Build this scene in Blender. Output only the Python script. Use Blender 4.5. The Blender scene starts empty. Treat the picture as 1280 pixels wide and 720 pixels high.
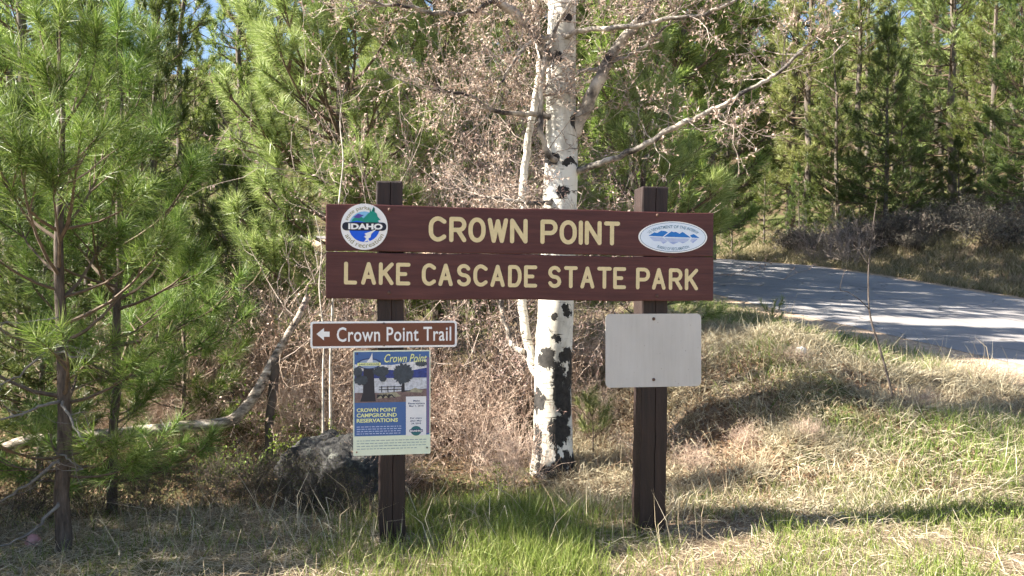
import bpy, bmesh, math, random
import numpy as np
from mathutils import Vector, Matrix

# ------------------------------------------------------------------ camera
scene = bpy.context.scene
CAM_Z = 1.6
cam_d = bpy.data.cameras.new("camera")
cam = bpy.data.objects.new("camera", cam_d)
scene.collection.objects.link(cam)
cam.location = (0, 0, CAM_Z)
cam.rotation_euler = (math.radians(90), 0, 0)
cam_d.sensor_width = 36.0
cam_d.lens = 36.0 * 1000 / 1280
cam_d.clip_start = 0.05
cam_d.clip_end = 2000
scene.camera = cam

# ------------------------------------------------------------------ sky and sun
SUN_EL = 36.0
SUN_TO = (-1.0, -0.125)                       # horizontal direction towards the sun
az = math.atan2(SUN_TO[0], SUN_TO[1])        # clockwise from +Y
world = bpy.data.worlds.new("World")
scene.world = world
world.use_nodes = True
wn = world.node_tree
bg = wn.nodes["Background"]
sky = wn.nodes.new("ShaderNodeTexSky")
sky.sky_type = 'NISHITA'
sky.sun_disc = False
sky.sun_elevation = math.radians(SUN_EL)
sky.sun_rotation = az
sky.altitude = 1200
sky.dust_density = 2.0
wn.links.new(sky.outputs[0], bg.inputs[0])
bg.inputs[1].default_value = 0.056
sd = bpy.data.lights.new("sun", 'SUN')
sd.energy = 5.0
sd.angle = math.radians(0.6)
sd.color = (1.0, 0.93, 0.82)
sun = bpy.data.objects.new("sun", sd)
scene.collection.objects.link(sun)
hl = math.hypot(*SUN_TO)
tosun = Vector((SUN_TO[0] / hl * math.cos(math.radians(SUN_EL)), SUN_TO[1] / hl * math.cos(math.radians(SUN_EL)), math.sin(math.radians(SUN_EL))))
sun.rotation_euler = tosun.to_track_quat('Z', 'Y').to_euler()
sun.location = (-20, -4, 20)
vs = scene.view_settings
vs.view_transform = 'Standard'
vs.look = 'None'
vs.exposure = 2.27
vs.gamma = 1.0
vs.use_curve_mapping = False
scene.render.engine = 'CYCLES'
scene.cycles.use_denoising = True
scene.cycles.max_bounces = 4
scene.cycles.diffuse_bounces = 2
scene.cycles.use_adaptive_sampling = True
scene.cycles.adaptive_threshold = 0.03
scene.cycles.glossy_bounces = 2
scene.cycles.transmission_bounces = 4
scene.cycles.transparent_max_bounces = 4

COL = scene.collection
RNG = np.random.default_rng(11)
random.seed(5)


def at(px, py, D):
    """a photo pixel (1280 x 720) at distance D -> world point"""
    return np.array([(px - 640) / 1000 * D, D, CAM_Z - (py - 360) / 1000 * D])


# ------------------------------------------------------------------ mesh helpers
class MB:
    def __init__(self):
        self.v = []; self.t = []; self.q = []; self.n = 0

    def add(self, v, t=None, q=None):
        v = np.asarray(v, dtype=np.float64).reshape(-1, 3)
        self.v.append(v)
        if t is not None and len(t): self.t.append(np.asarray(t, dtype=np.int64).reshape(-1, 3) + self.n)
        if q is not None and len(q): self.q.append(np.asarray(q, dtype=np.int64).reshape(-1, 4) + self.n)
        self.n += len(v)

    def mesh(self, name, mat=None, smooth=False, origin=None):
        me = bpy.data.meshes.new(name)
        v = np.concatenate(self.v) if self.v else np.zeros((0, 3))
        if origin is not None: v = v - np.asarray(origin)
        t = np.concatenate(self.t) if self.t else np.zeros((0, 3), dtype=np.int64)
        q = np.concatenate(self.q) if self.q else np.zeros((0, 4), dtype=np.int64)
        loops = np.concatenate([t.ravel(), q.ravel()]).astype(np.int32)
        tot = np.concatenate([np.full(len(t), 3), np.full(len(q), 4)]).astype(np.int32)
        start = np.concatenate([[0], np.cumsum(tot)[:-1]]).astype(np.int32) if len(tot) else np.zeros(0, np.int32)
        me.vertices.add(len(v)); me.vertices.foreach_set("co", v.astype(np.float32).ravel())
        me.loops.add(len(loops)); me.loops.foreach_set("vertex_index", loops)
        me.polygons.add(len(tot)); me.polygons.foreach_set("loop_start", start)
        try: me.polygons.foreach_set("loop_total", tot)
        except Exception: pass
        me.update(calc_edges=True)
        me.polygons.foreach_set("use_smooth", np.full(len(tot), bool(smooth)))
        if mat: me.materials.append(mat)
        return me


def link(name, me, parent=None, loc=None, stuff=False):
    o = bpy.data.objects.new(name, me)
    COL.objects.link(o)
    if parent: o.parent = parent
    if loc is not None: o.location = loc
    if stuff: o["kind"] = "stuff"
    return o


def empty(name, loc=(0, 0, 0), rz=0.0, scale=1.0):
    o = bpy.data.objects.new(name, None)
    COL.objects.link(o)
    o.location = loc
    o.rotation_euler = (0, 0, rz)
    o.scale = (scale, scale, scale)
    o.empty_display_size = 0.2
    return o


def tag(o, label, cat, group=None):
    o["label"] = label; o["category"] = cat
    if group: o["group"] = group
    return o


def copy_tree(root):
    c = root.copy(); COL.objects.link(c)
    for ch in root.children:
        d = ch.copy(); COL.objects.link(d); d.parent = c
        for g in ch.children:
            e = g.copy(); COL.objects.link(e); e.parent = d
    return c


def norm(a):
    a = np.asarray(a, dtype=float)
    return a / np.maximum(np.linalg.norm(a, axis=-1, keepdims=True), 1e-9)


def perp(d):
    d = norm(d)
    ref = np.where(np.abs(d[..., 2:3]) < 0.9, np.array([0, 0, 1.0]), np.array([1.0, 0, 0]))
    a = norm(np.cross(d, ref))
    return a, np.cross(d, a)


def tube(mb, pts, rad, n=8, cap=True, wob=0.0, rng=None):
    pts = np.asarray(pts, float); rad = np.asarray(rad, float)
    m = len(pts)
    d = np.gradient(pts, axis=0); d = norm(d)
    a = np.zeros_like(d); b = np.zeros_like(d)
    a0, b0 = perp(d[0:1]); a[0] = a0[0]
    for i in range(1, m):
        x = a[i - 1] - d[i] * np.dot(a[i - 1], d[i]); a[i] = x / max(np.linalg.norm(x), 1e-9)
    b = np.cross(d, a)
    th = np.arange(n) * 2 * math.pi / n
    rr = np.repeat(rad[:, None], n, 1)
    if wob: rr = rr * (1 + (rng or RNG).normal(0, wob, rr.shape))
    ring = pts[:, None, :] + rr[..., None] * (np.cos(th)[None, :, None] * a[:, None, :] + np.sin(th)[None, :, None] * b[:, None, :])
    v = ring.reshape(-1, 3)
    i = np.arange(m - 1)[:, None] * n; j = np.arange(n)[None, :]; k = (j + 1) % n
    q = np.stack([i + j, i + k, i + n + k, i + n + j], -1).reshape(-1, 4)
    t = None
    if cap:
        v = np.concatenate([v, pts[[0, -1]]])
        jj = np.arange(n); kk = (jj + 1) % n
        t = np.concatenate([np.stack([np.full(n, m * n), kk, jj], -1), np.stack([np.full(n, m * n + 1), (m - 1) * n + jj, (m - 1) * n + kk], -1)])
    mb.add(v, t, q)


def segs(mb, p0, p1, r0, r1, n=3):
    """many thin prisms at once"""
    p0 = np.asarray(p0); p1 = np.asarray(p1)
    if len(p0) == 0: return
    r0 = np.broadcast_to(np.asarray(r0, float), (len(p0),)); r1 = np.broadcast_to(np.asarray(r1, float), (len(p0),))
    a, b = perp(p1 - p0)
    th = np.arange(n) * 2 * math.pi / n
    c = np.cos(th)[None, :, None] * a[:, None, :] + np.sin(th)[None, :, None] * b[:, None, :]
    v = np.concatenate([p0[:, None] + r0[:, None, None] * c, p1[:, None] + r1[:, None, None] * c], 1)
    base = np.arange(len(p0))[:, None] * 2 * n
    j = np.arange(n); k = (j + 1) % n
    q = np.stack([base + j, base + k, base + n + k, base + n + j], -1).reshape(-1, 4)
    mb.add(v.reshape(-1, 3), None, q)


def blades(mb, p, d, L, w, bend=None, two=False):
    """thin tapering blades: one triangle, or a bent pair of faces"""
    n = len(p)
    if n == 0: return
    L = np.broadcast_to(np.asarray(L, float), (n,))[:, None]; w = np.broadcast_to(np.asarray(w, float), (n,))[:, None]
    d = norm(d)
    s = norm(np.cross(d, norm(RNG.normal(size=(n, 3)))))
    if not two:
        v = np.stack([p - s * w / 2, p + s * w / 2, p + d * L], 1).reshape(-1, 3)
        mb.add(v, np.arange(3 * n).reshape(-1, 3))
        return
    bend = np.zeros((n, 3)) if bend is None else bend
    m = p + d * L * 0.5
    e = m + norm(d + bend) * L * 0.5
    v = np.stack([p - s * w / 2, p + s * w / 2, m + s * w * 0.42, m - s * w * 0.42, e], 1).reshape(-1, 3)
    b = np.arange(n)[:, None] * 5
    mb.add(v, b + np.array([3, 2, 4]), b + np.array([0, 1, 2, 3]))


def leaves(mb, p, d, L, w):
    """diamond leaves"""
    n = len(p)
    if n == 0: return
    d = norm(d); s = norm(np.cross(d, norm(RNG.normal(size=(n, 3)))))
    L = np.broadcast_to(np.asarray(L, float), (n,))[:, None]; w = np.broadcast_to(np.asarray(w, float), (n,))[:, None]
    v = np.stack([p, p + d * L * .45 + s * w / 2, p + d * L, p + d * L * .45 - s * w / 2], 1).reshape(-1, 3)
    mb.add(v, None, np.arange(4 * n).reshape(-1, 4))


def bevel_box(name, sx, sy, sz, mat, bev=0.004, seg=2, center=(0, 0, 0), jitter=0):
    bm = bmesh.new()
    bmesh.ops.create_cube(bm, size=1.0)
    bmesh.ops.scale(bm, vec=(sx, sy, sz), verts=bm.verts)
    bmesh.ops.bevel(bm, geom=list(bm.edges), offset=bev, segments=seg, affect='EDGES', profile=0.6)
    bmesh.ops.translate(bm, vec=center, verts=bm.verts)
    me = bpy.data.meshes.new(name); bm.to_mesh(me); bm.free()
    me.materials.append(mat)
    return me


# value noise
_LAT = RNG.random((256, 256))
def vnoise(x, y):
    x = np.asarray(x, float); y = np.asarray(y, float)
    xi = np.floor(x).astype(int); yi = np.floor(y).astype(int)
    fx = x - xi; fy = y - yi
    fx = fx * fx * (3 - 2 * fx); fy = fy * fy * (3 - 2 * fy)
    g = lambda a, b: _LAT[a & 255, b & 255]
    return (g(xi, yi) * (1 - fx) + g(xi + 1, yi) * fx) * (1 - fy) + (g(xi, yi + 1) * (1 - fx) + g(xi + 1, yi + 1) * fx) * fy
def fbm(x, y, o=4):
    s = 0; a = 0.5
    for k in range(o):
        s = s + a * (vnoise(x * 2 ** k + 17.3 * k, y * 2 ** k + 5.1 * k) - 0.5); a *= 0.5
    return s
def sstep(a, b, x):
    t = np.clip((x - a) / (b - a), 0, 1)
    return t * t * (3 - 2 * t)


# ------------------------------------------------------------------ materials
def new_mat(name):
    m = bpy.data.materials.new(name); m.use_nodes = True
    nt = m.node_tree
    return m, nt, nt.nodes["Principled BSDF"]

def N(nt, t, **kw):
    n = nt.nodes.new(t)
    for k, v in kw.items():
        if k.startswith("i_"): n.inputs[k[2:].replace("_", " ")].default_value = v
        else: setattr(n, k, v)
    return n

def ramp(nt, fac, stops):
    r = nt.nodes.new("ShaderNodeValToRGB")
    while len(r.color_ramp.elements) < len(stops): r.color_ramp.elements.new(0.5)
    for e, (p, c) in zip(r.color_ramp.elements, stops):
        e.position = p; e.color = tuple(c) + (1,) if len(c) == 3 else c
    nt.links.new(fac, r.inputs[0])
    return r

def mix(nt, fac, a, b, blend='MIX'):
    n = nt.nodes.new("ShaderNodeMix"); n.data_type = 'RGBA'; n.blend_type = blend
    for sock, val in ((n.inputs[0], fac), (n.inputs[6], a), (n.inputs[7], b)):
        if hasattr(val, "is_output") or isinstance(val, bpy.types.NodeSocket): nt.links.new(val, sock)
        elif isinstance(val, (int, float)): sock.default_value = val
        else: sock.default_value = tuple(val) + (1,)
    return n.outputs[2]

def math_n(nt, op, a, b=None, clamp=False):
    n = nt.nodes.new("ShaderNodeMath"); n.operation = op; n.use_clamp = clamp
    for s, v in zip(n.inputs, (a, b)):
        if v is None: continue
        if isinstance(v, bpy.types.NodeSocket): nt.links.new(v, s)
        else: s.default_value = v
    return n.outputs[0]

def coord(nt, which="Object"):
    return nt.nodes.new("ShaderNodeTexCoord").outputs[which]

def noise(nt, vec, scale, detail=4, rough=0.6, sx=(1, 1, 1)):
    if sx != (1, 1, 1):
        mp = nt.nodes.new("ShaderNodeMapping"); mp.inputs["Scale"].default_value = sx
        nt.links.new(vec, mp.inputs[0]); vec = mp.outputs[0]
    n = nt.nodes.new("ShaderNodeTexNoise"); n.inputs["Scale"].default_value = scale
    n.inputs["Detail"].default_value = detail; n.inputs["Roughness"].default_value = rough
    nt.links.new(vec, n.inputs["Vector"])
    return n.outputs["Fac"]

def bump(nt, bsdf, h, strength=0.4, dist=0.01):
    b = nt.nodes.new("ShaderNodeBump"); b.inputs["Strength"].default_value = strength; b.inputs["Distance"].default_value = dist
    nt.links.new(h, b.inputs["Height"]); nt.links.new(b.outputs[0], bsdf.inputs["Normal"])

def foliage(name, cols, trans=0.35, rough=0.5, tcol=None, obj_var=0.25, spec=0.25):
    """leaf material: colour differs from leaf to leaf and from plant to plant, light passes through"""
    m, nt, b = new_mat(name)
    g = nt.nodes.new("ShaderNodeNewGeometry")
    r = ramp(nt, g.outputs["Random Per Island"], [(i / (len(cols) - 1), c) for i, c in enumerate(cols)])
    oi = nt.nodes.new("ShaderNodeObjectInfo")
    hs = nt.nodes.new("ShaderNodeHueSaturation")
    nt.links.new(r.outputs[0], hs.inputs["Color"])
    v = math_n(nt, 'MULTIPLY_ADD', oi.outputs["Random"], obj_var); nt.nodes[-1].inputs[2].default_value = 1 - obj_var / 2
    nt.links.new(v, hs.inputs["Value"])
    hu = math_n(nt, 'MULTIPLY_ADD', oi.outputs["Random"], 0.03); nt.nodes[-1].inputs[2].default_value = 0.485
    nt.links.new(hu, hs.inputs["Hue"])
    nt.links.new(hs.outputs[0], b.inputs["Base Color"])
    b.inputs["Roughness"].default_value = rough
    b.inputs["Specular IOR Level"].default_value = spec
    tr = nt.nodes.new("ShaderNodeBsdfTranslucent")
    if tcol is None: nt.links.new(hs.outputs[0], tr.inputs[0])
    else:
        nt.links.new(mix(nt, 1.0, hs.outputs[0], tcol, 'MULTIPLY'), tr.inputs[0])
    ms = nt.nodes.new("ShaderNodeMixShader"); ms.inputs[0].default_value = trans
    nt.links.new(b.outputs[0], ms.inputs[1]); nt.links.new(tr.outputs[0], ms.inputs[2])
    nt.links.new(ms.outputs[0], nt.nodes["Material Output"].inputs[0])
    return m

def noisy(name, stops, scale=8, rough=0.8, sx=(1, 1, 1), bstr=0.3, bdist=0.01, detail=6, spec=0.3, which="Object"):
    m, nt, b = new_mat(name)
    c = coord(nt, which)
    f = noise(nt, c, scale, detail, 0.65, sx)
    r = ramp(nt, f, stops)
    nt.links.new(r.outputs[0], b.inputs["Base Color"])
    b.inputs["Roughness"].default_value = rough; b.inputs["Specular IOR Level"].default_value = spec
    if bstr: bump(nt, b, f, bstr, bdist)
    return m

def flatmat(name, col, rough=0.5, spec=0.3, var=0.08, scale=30):
    c = np.array(col)
    return noisy(name, [(0.3, tuple(c * (1 - var))), (0.7, tuple(np.minimum(c * (1 + var), 0.95)))], scale, rough, bstr=0, spec=spec)

M = {}
M['needle'] = foliage("shaded_pine_needles", [(.03, .055, .014), (.07, .11, .024), (.12, .165, .04), (.19, .23, .075)], 0.35, 0.42, spec=0.4, obj_var=.5)  # dark needle copy: shade within the wood is put into the colour
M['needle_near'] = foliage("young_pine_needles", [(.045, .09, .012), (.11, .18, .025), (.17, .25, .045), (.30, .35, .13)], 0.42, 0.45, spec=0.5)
M['needle_pale'] = foliage("sunlit_pine_needles", [(.12, .17, .04), (.23, .28, .07), (.32, .36, .12), (.43, .46, .21)], 0.4, 0.42, spec=0.55)  # pale needle copy: sunlight is put into the colour
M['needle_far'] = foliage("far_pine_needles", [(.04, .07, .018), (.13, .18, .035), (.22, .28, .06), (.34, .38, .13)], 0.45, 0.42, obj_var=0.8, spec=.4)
M['pine_bark'] = noisy("pine_bark", [(.3, (.035, .027, .022)), (.55, (.11, .085, .068)), (.8, (.20, .155, .125))], 14, .9, (3, 3, .5), .8, .02)
M['far_bark'] = noisy("grey_pine_bark", [(.3, (.05, .04, .035)), (.7, (.17, .14, .115))], 6, .9, (3, 3, .5), .6, .03)
M['dead_wood'] = noisy("dead_grey_wood", [(.3, (.09, .08, .072)), (.7, (.26, .24, .215))], 20, .85, (1, 1, 1), .4, .005)
M['pine_twig'] = noisy("pine_twig", [(.3, (.07, .05, .035)), (.7, (.18, .13, .09))], 20, .85, (1, 1, 1), 0)
M['green_grass'] = foliage("green_grass_blades", [(.09, .14, .025), (.15, .21, .04), (.21, .27, .06), (.36, .36, .16)], 0.35, .45, obj_var=0)
M['dry_grass'] = foliage("dry_grass_blades", [(.20, .15, .095), (.35, .285, .19), (.48, .41, .29), (.62, .55, .42)], 0.25, .6, obj_var=0)
M['litter'] = foliage("dead_leaf_litter", [(.10, .055, .03), (.20, .12, .07), (.33, .22, .13), (.45, .34, .22)], 0.15, .7, obj_var=0)
M['dry_leaf'] = foliage("dry_brush_leaves", [(.24, .15, .11), (.40, .28, .21), (.55, .42, .33), (.66, .55, .45)], 0.25, .7, obj_var=.2)
M['dark_leaf'] = foliage("dark_weed_leaves", [(.05, .035, .025), (.10, .07, .04), (.08, .10, .03), (.16, .17, .06)], 0.3, .7, obj_var=.3)
M['bud'] = foliage("budding_catkins", [(.20, .125, .10), (.36, .25, .20), (.48, .36, .30), (.64, .52, .45)], 0.3, .6, obj_var=.15)
M['small_leaf'] = foliage("small_green_leaves", [(.10, .16, .02), (.18, .25, .04), (.30, .36, .07)], 0.35, .5, obj_var=.2)
M['sage'] = foliage("sagebrush_leaves", [(.08, .075, .06), (.14, .13, .10), (.21, .19, .145), (.17, .13, .105)], 0.15, .7, obj_var=.4)
M['twig'] = noisy("grey_twigs", [(.3, (.16, .125, .105)), (.7, (.42, .35, .30))], 9, .85, (1, 1, 1), 0)
M['brush'] = noisy("dry_brush_stems", [(.3, (.27, .18, .14)), (.5, (.47, .35, .27)), (.7, (.64, .53, .43))], 7, .85, (1, 1, 1), 0)
M['dark_twig'] = noisy("dark_twigs", [(.3, (.05, .04, .035)), (.7, (.16, .13, .11))], 9, .85, (1, 1, 1), 0)


def ground_mat():
    m, nt, b = new_mat("ground_soil")
    c = coord(nt)
    big = noise(nt, c, .55, 5, .6)
    mid = noise(nt, c, 4.5, 8, .7)
    fine = noise(nt, c, 45, 6, .7)
    dirt = ramp(nt, mid, [(.25, (.11, .075, .05)), (.5, (.24, .175, .12)), (.75, (.40, .32, .225))])  # soil tones darkened to strengthen the shadow on the bank
    green = ramp(nt, fine, [(.3, (.06, .08, .025)), (.7, (.17, .18, .06))])
    col = mix(nt, ramp(nt, big, [(.5, (0, 0, 0)), (.62, (1, 1, 1))]).outputs[0], dirt.outputs[0], green.outputs[0])
    # forest floor under the trees on the left: brown needle and leaf litter, colour darkened for shade
    sx = nt.nodes.new("ShaderNodeSeparateXYZ"); nt.links.new(c, sx.inputs[0])
    w = math_n(nt, 'MULTIPLY_ADD', sx.outputs[0], -0.8); nt.nodes[-1].inputs[2].default_value = 0.2
    w2 = math_n(nt, 'MULTIPLY_ADD', sx.outputs[1], 1.6); nt.nodes[-1].inputs[2].default_value = -9.3
    w3 = math_n(nt, 'MULTIPLY', math_n(nt, 'ADD', w, 0, True), math_n(nt, 'ADD', w2, 0, True))
    w4 = math_n(nt, 'MULTIPLY_ADD', sx.outputs[1], .2); nt.nodes[-1].inputs[2].default_value = -5
    lit0 = ramp(nt, fine, [(.3, (.05, .036, .022)), (.7, (.15, .105, .065))])
    gr = ramp(nt, fine, [(.3, (.05, .06, .02)), (.7, (.15, .16, .06))])
    lit_c = mix(nt, ramp(nt, noise(nt, c, .35, 6, .7), [(.45, (0, 0, 0)), (.58, (1, 1, 1))]).outputs[0], lit0.outputs[0], gr.outputs[0])
    col = mix(nt, math_n(nt, 'MAXIMUM', w3, math_n(nt, 'ADD', w4, 0, True)), col, lit_c)
    nt.links.new(col, b.inputs["Base Color"])
    b.inputs["Roughness"].default_value = .95; b.inputs["Specular IOR Level"].default_value = .1
    h = math_n(nt, 'ADD', mid, math_n(nt, 'MULTIPLY', fine, .4))
    bump(nt, b, h, .9, .05)
    return m
M['ground'] = ground_mat()


def asphalt_mat():
    m, nt, b = new_mat("worn_asphalt")
    c = coord(nt)
    big = noise(nt, c, .5, 5, .6); fine = noise(nt, c, 90, 4, .8)
    col = ramp(nt, big, [(.3, (.24, .225, .22)), (.7, (.34, .32, .31))]).outputs[0]
    sp = ramp(nt, fine, [(.35, (.55, .55, .55)), (.65, (1.3, 1.3, 1.3))]).outputs[0]
    col = mix(nt, .7, col, sp, 'MULTIPLY')
    v = nt.nodes.new("ShaderNodeTexVoronoi"); v.feature = 'DISTANCE_TO_EDGE'; v.inputs["Scale"].default_value = .55
    dn = nt.nodes.new("ShaderNodeTexNoise"); dn.inputs["Scale"].default_value = 1.5
    va = nt.nodes.new("ShaderNodeVectorMath"); va.operation = 'ADD'
    nt.links.new(c, dn.inputs["Vector"]); nt.links.new(c, va.inputs[0]); nt.links.new(dn.outputs["Color"], va.inputs[1])
    nt.links.new(va.outputs[0], v.inputs["Vector"])
    crack = ramp(nt, v.outputs["Distance"], [(.0, (.35, .35, .35)), (.012, (1, 1, 1))]).outputs[0]
    col = mix(nt, 1.0, col, crack, 'MULTIPLY')
    nt.links.new(col, b.inputs["Base Color"])
    b.inputs["Roughness"].default_value = .8; b.inputs["Specular IOR Level"].default_value = .35
    bump(nt, b, fine, .5, .006)
    return m
M['asphalt'] = asphalt_mat()
M['shoulder'] = noisy("gravel_shoulder", [(.25, (.24, .165, .11)), (.5, (.44, .32, .225)), (.75, (.60, .48, .36))], 16, .95, (1, 1, 1), .8, .03)

# ------------------------------------------------------------------ terrain
CL = np.array([(17, -12), (14.0, -4), (11.2, 4), (8.9, 10.3), (7.0, 15), (5.9, 18.7), (3.6, 24.8), (0.2, 30), (-5, 34.5), (-14, 38), (-30, 41)], float)
def catmull(P, k=14):
    out = []
    for i in range(len(P) - 1):
        p0 = P[max(i - 1, 0)]; p1 = P[i]; p2 = P[i + 1]; p3 = P[min(i + 2, len(P) - 1)]
        for t in np.arange(k) / k:
            out.append(0.5 * ((2 * p1) + (-p0 + p2) * t + (2 * p0 - 5 * p1 + 4 * p2 - p3) * t * t + (-p0 + 3 * p1 - 3 * p2 + p3) * t ** 3))
    out.append(P[-1]); return np.array(out)
CLS = catmull(CL)
CLT = norm(np.gradient(CLS, axis=0))
CLN = np.stack([CLT[:, 1], -CLT[:, 0]], 1)            # to the right of the road's run (the uphill side)
RW = 3.25

def road_d(x, y):
    sh = np.shape(x); x = np.ravel(x); y = np.ravel(y)
    out = np.empty(len(x))
    for s in range(0, len(x), 20000):
        dx = x[s:s + 20000, None] - CLS[None, :, 0]; dy = y[s:s + 20000, None] - CLS[None, :, 1]
        i = np.argmin(dx * dx + dy * dy, 1); r = np.arange(len(i))
        out[s:s + 20000] = dx[r, i] * CLN[i, 0] + dy[r, i] * CLN[i, 1]
    return out.reshape(sh)

def road_plane(x, y):
    yy = np.where(y < 22, y, 22 + (y - 22) * .55)
    yy = np.where(yy < 40, yy, 40 + (yy - 40) * .6)
    return -.21 - .042 * np.clip(x, -12, 14) + .125 * yy

def gh(x, y, bumps=True):
    x = np.asarray(x, float); y = np.asarray(y, float)
    zr = road_plane(x, y)
    d = road_d(x, y)
    toe = 6.0 + .2 * np.sin(x * 1.3 + .4)
    rmp = np.maximum(y - toe, 0) * (.45 - .14 * sstep(2.6, 4.6, x))
    k = .10
    crest = zr + .32 * np.exp(-((y - 8.4) / 1.2) ** 2) * np.exp(-((x - 2.7) / 1.3) ** 2)
    smin = -k * np.log(np.exp(-np.clip(rmp, -5, 60) / k) + np.exp(-np.clip(crest, -5, 60) / k))
    bank = np.maximum(smin + k * .15, -0.02)
    left = np.maximum(y - 6.6, 0) * .095
    left = np.where(y > 22, left + (y - 22) * .03, left)
    nr = 1 - sstep(7.2, 10.5, y)
    w = sstep(-1.6 + 2.5 * nr, 2.2 - .5 * nr, x - 0.02 * y)
    z = left * (1 - w) + bank * w
    flat = sstep(-5.2, -3.9, d)
    onroad = flat * sstep(6.5, 9.0, y + x * .45)
    z = z * (1 - onroad) + np.minimum(zr, 99) * onroad
    up = np.maximum(d - 4.3, 0)
    steep = .42 - .22 * sstep(18, 27, y)
    rise = np.where(up < 8, up * steep, 8 * steep + (up - 8) * .16)
    z = z + rise * sstep(3, 9, y)
    z = z + np.maximum(y - 40, 0) * .10 * sstep(0, 40, y - 40)
    z = z - .10 * np.exp(-((y - 6.25) / .45) ** 2) * (1 - sstep(.7, 1.6, x)) * sstep(-4, -2.5, x)
    z = z - .26 * np.exp(-((x - 1.75) / .42) ** 2 - ((y - 6.85) / .38) ** 2) - .16 * np.exp(-((x - 2.45) / .35) ** 2 - ((y - 7.0) / .3) ** 2)  # dents added to the bank's shape to deepen the shade there
    if bumps:
        off = 1 - sstep(-4.6, -3.9, d) * (1 - sstep(3.7, 4.6, d)) * sstep(5, 8, y + x * .4)
        z = z + off * (fbm(x * .5, y * .5, 3) * .16 * sstep(5.2, 8, y) + fbm(x * 2.1 + 40, y * 2.1, 4) * (.07 + .20 * w * sstep(5.4, 6.3, y)) + w * sstep(5.6, 6.4, y) * fbm(x * 1.1 + 9, y * 1.1 + 3, 2) * .30)
    return z

def axis_steps(lo, hi, fine_lo, fine_hi, f, g):
    a = list(np.arange(fine_lo, fine_hi, f)); s = f; x = a[-1]
    while x < hi: s *= g; x += s; a.append(x)
    s = f; x = a[0]; b = []
    while x > lo: s *= g; x -= s; b.append(x)
    return np.array(b[::-1] + a)

gx = axis_steps(-300, 300, -5, 9, .09, 1.07)
gy = axis_steps(-120, 420, 3.6, 13, .08, 1.06)
GX, GY = np.meshgrid(gx, gy)
GZ = gh(GX, GY)
mb = MB()
nx, ny = len(gx), len(gy)
ii = np.arange(ny - 1)[:, None] * nx + np.arange(nx - 1)[None, :]
mb.add(np.stack([GX, GY, GZ], -1).reshape(-1, 3), None, np.stack([ii, ii + 1, ii + nx + 1, ii + nx], -1).reshape(-1, 4))
ground = link("ground", mb.mesh("ground", M['ground'], True)); ground["kind"] = "structure"

def ribbon(name, d0, d1, lift, mat, nc, i0=14, edge=0.0, i1=None):
    mb = MB()
    c = CLS[i0:i1]; n_ = CLN[i0:i1]
    dd = np.linspace(d0, d1, nc)[None, :] + np.zeros((len(c), 1))
    if edge:
        e = fbm(np.arange(len(c)) * .9, np.zeros(len(c)) + d0 * 3, 3) * edge * 2
        e2 = fbm(np.arange(len(c)) * .9, np.zeros(len(c)) + d1 * 3 + 9, 3) * edge * 2
        t = np.linspace(0, 1, nc)[None, :]
        dd = dd + e[:, None] * (1 - t) + e2[:, None] * t
    X = c[:, None, 0] + n_[:, None, 0] * dd; Y = c[:, None, 1] + n_[:, None, 1] * dd
    Z = gh(X, Y) + lift
    k = np.arange(len(c) - 1)[:, None] * nc + np.arange(nc - 1)[None, :]
    mb.add(np.stack([X, Y, Z], -1).reshape(-1, 3), None, np.stack([k, k + 1, k + nc + 1, k + nc], -1).reshape(-1, 4))
    o = link(name, mb.mesh(name, mat, True)); o["kind"] = "structure"
    return o
CLS_keep = CLS, CLN
# finer centre line for smooth ribbons
f = np.linspace(0, len(CLS) - 1, 420)
CLS2 = np.stack([np.interp(f, np.arange(len(CLS)), CLS[:, 0]), np.interp(f, np.arange(len(CLS)), CLS[:, 1])], 1)
CLT2 = norm(np.gradient(CLS2, axis=0)); CLN2 = np.stack([CLT2[:, 1], -CLT2[:, 0]], 1)
_a, _b = CLS, CLN
CLS, CLN = CLS2, CLN2
ribbon("gravel_shoulder", -RW - 1.15, -RW + .3, .018, M['shoulder'], 7, 60, .5)
ribbon("gravel_shoulder", RW - .3, RW + .55, .018, M['shoulder'], 5, 60, .15)
ribbon("road", -RW, RW, .024, M['asphalt'], 16, 60, .05)

# ------------------------------------------------------------------ text helpers
_deps = None
def text_mesh(s, bold=0.0, shear=0.0, spacing=1.0, line=1.0, align='LEFT'):
    cu = bpy.data.curves.new("txt", 'FONT'); cu.body = s; cu.size = 1.0; cu.offset = bold; cu.shear = shear
    cu.space_character = spacing; cu.space_line = line; cu.align_x = align; cu.resolution_u = 3
    o = bpy.data.objects.new("txt", cu); COL.objects.link(o)
    dg = bpy.context.evaluated_depsgraph_get()
    me = bpy.data.meshes.new_from_object(o.evaluated_get(dg))
    me.calc_loop_triangles()
    v = np.empty(len(me.vertices) * 3, np.float32); me.vertices.foreach_get("co", v)
    t = np.empty(len(me.loop_triangles) * 3, np.int32); me.loop_triangles.foreach_get("vertices", t)
    bpy.data.objects.remove(o); bpy.data.curves.remove(cu); bpy.data.meshes.remove(me)
    return v.reshape(-1, 3).astype(float), t.reshape(-1, 3)

def fit(v, u0, u1, z0, z1):
    """text (x, y) -> local sign plane (x, z)"""
    lo = v.min(0); hi = v.max(0)
    out = np.zeros_like(v)
    out[:, 0] = u0 + (v[:, 0] - lo[0]) / (hi[0] - lo[0]) * (u1 - u0)
    out[:, 2] = z0 + (v[:, 1] - lo[1]) / (hi[1] - lo[1]) * (z1 - z0)
    return out

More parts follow.
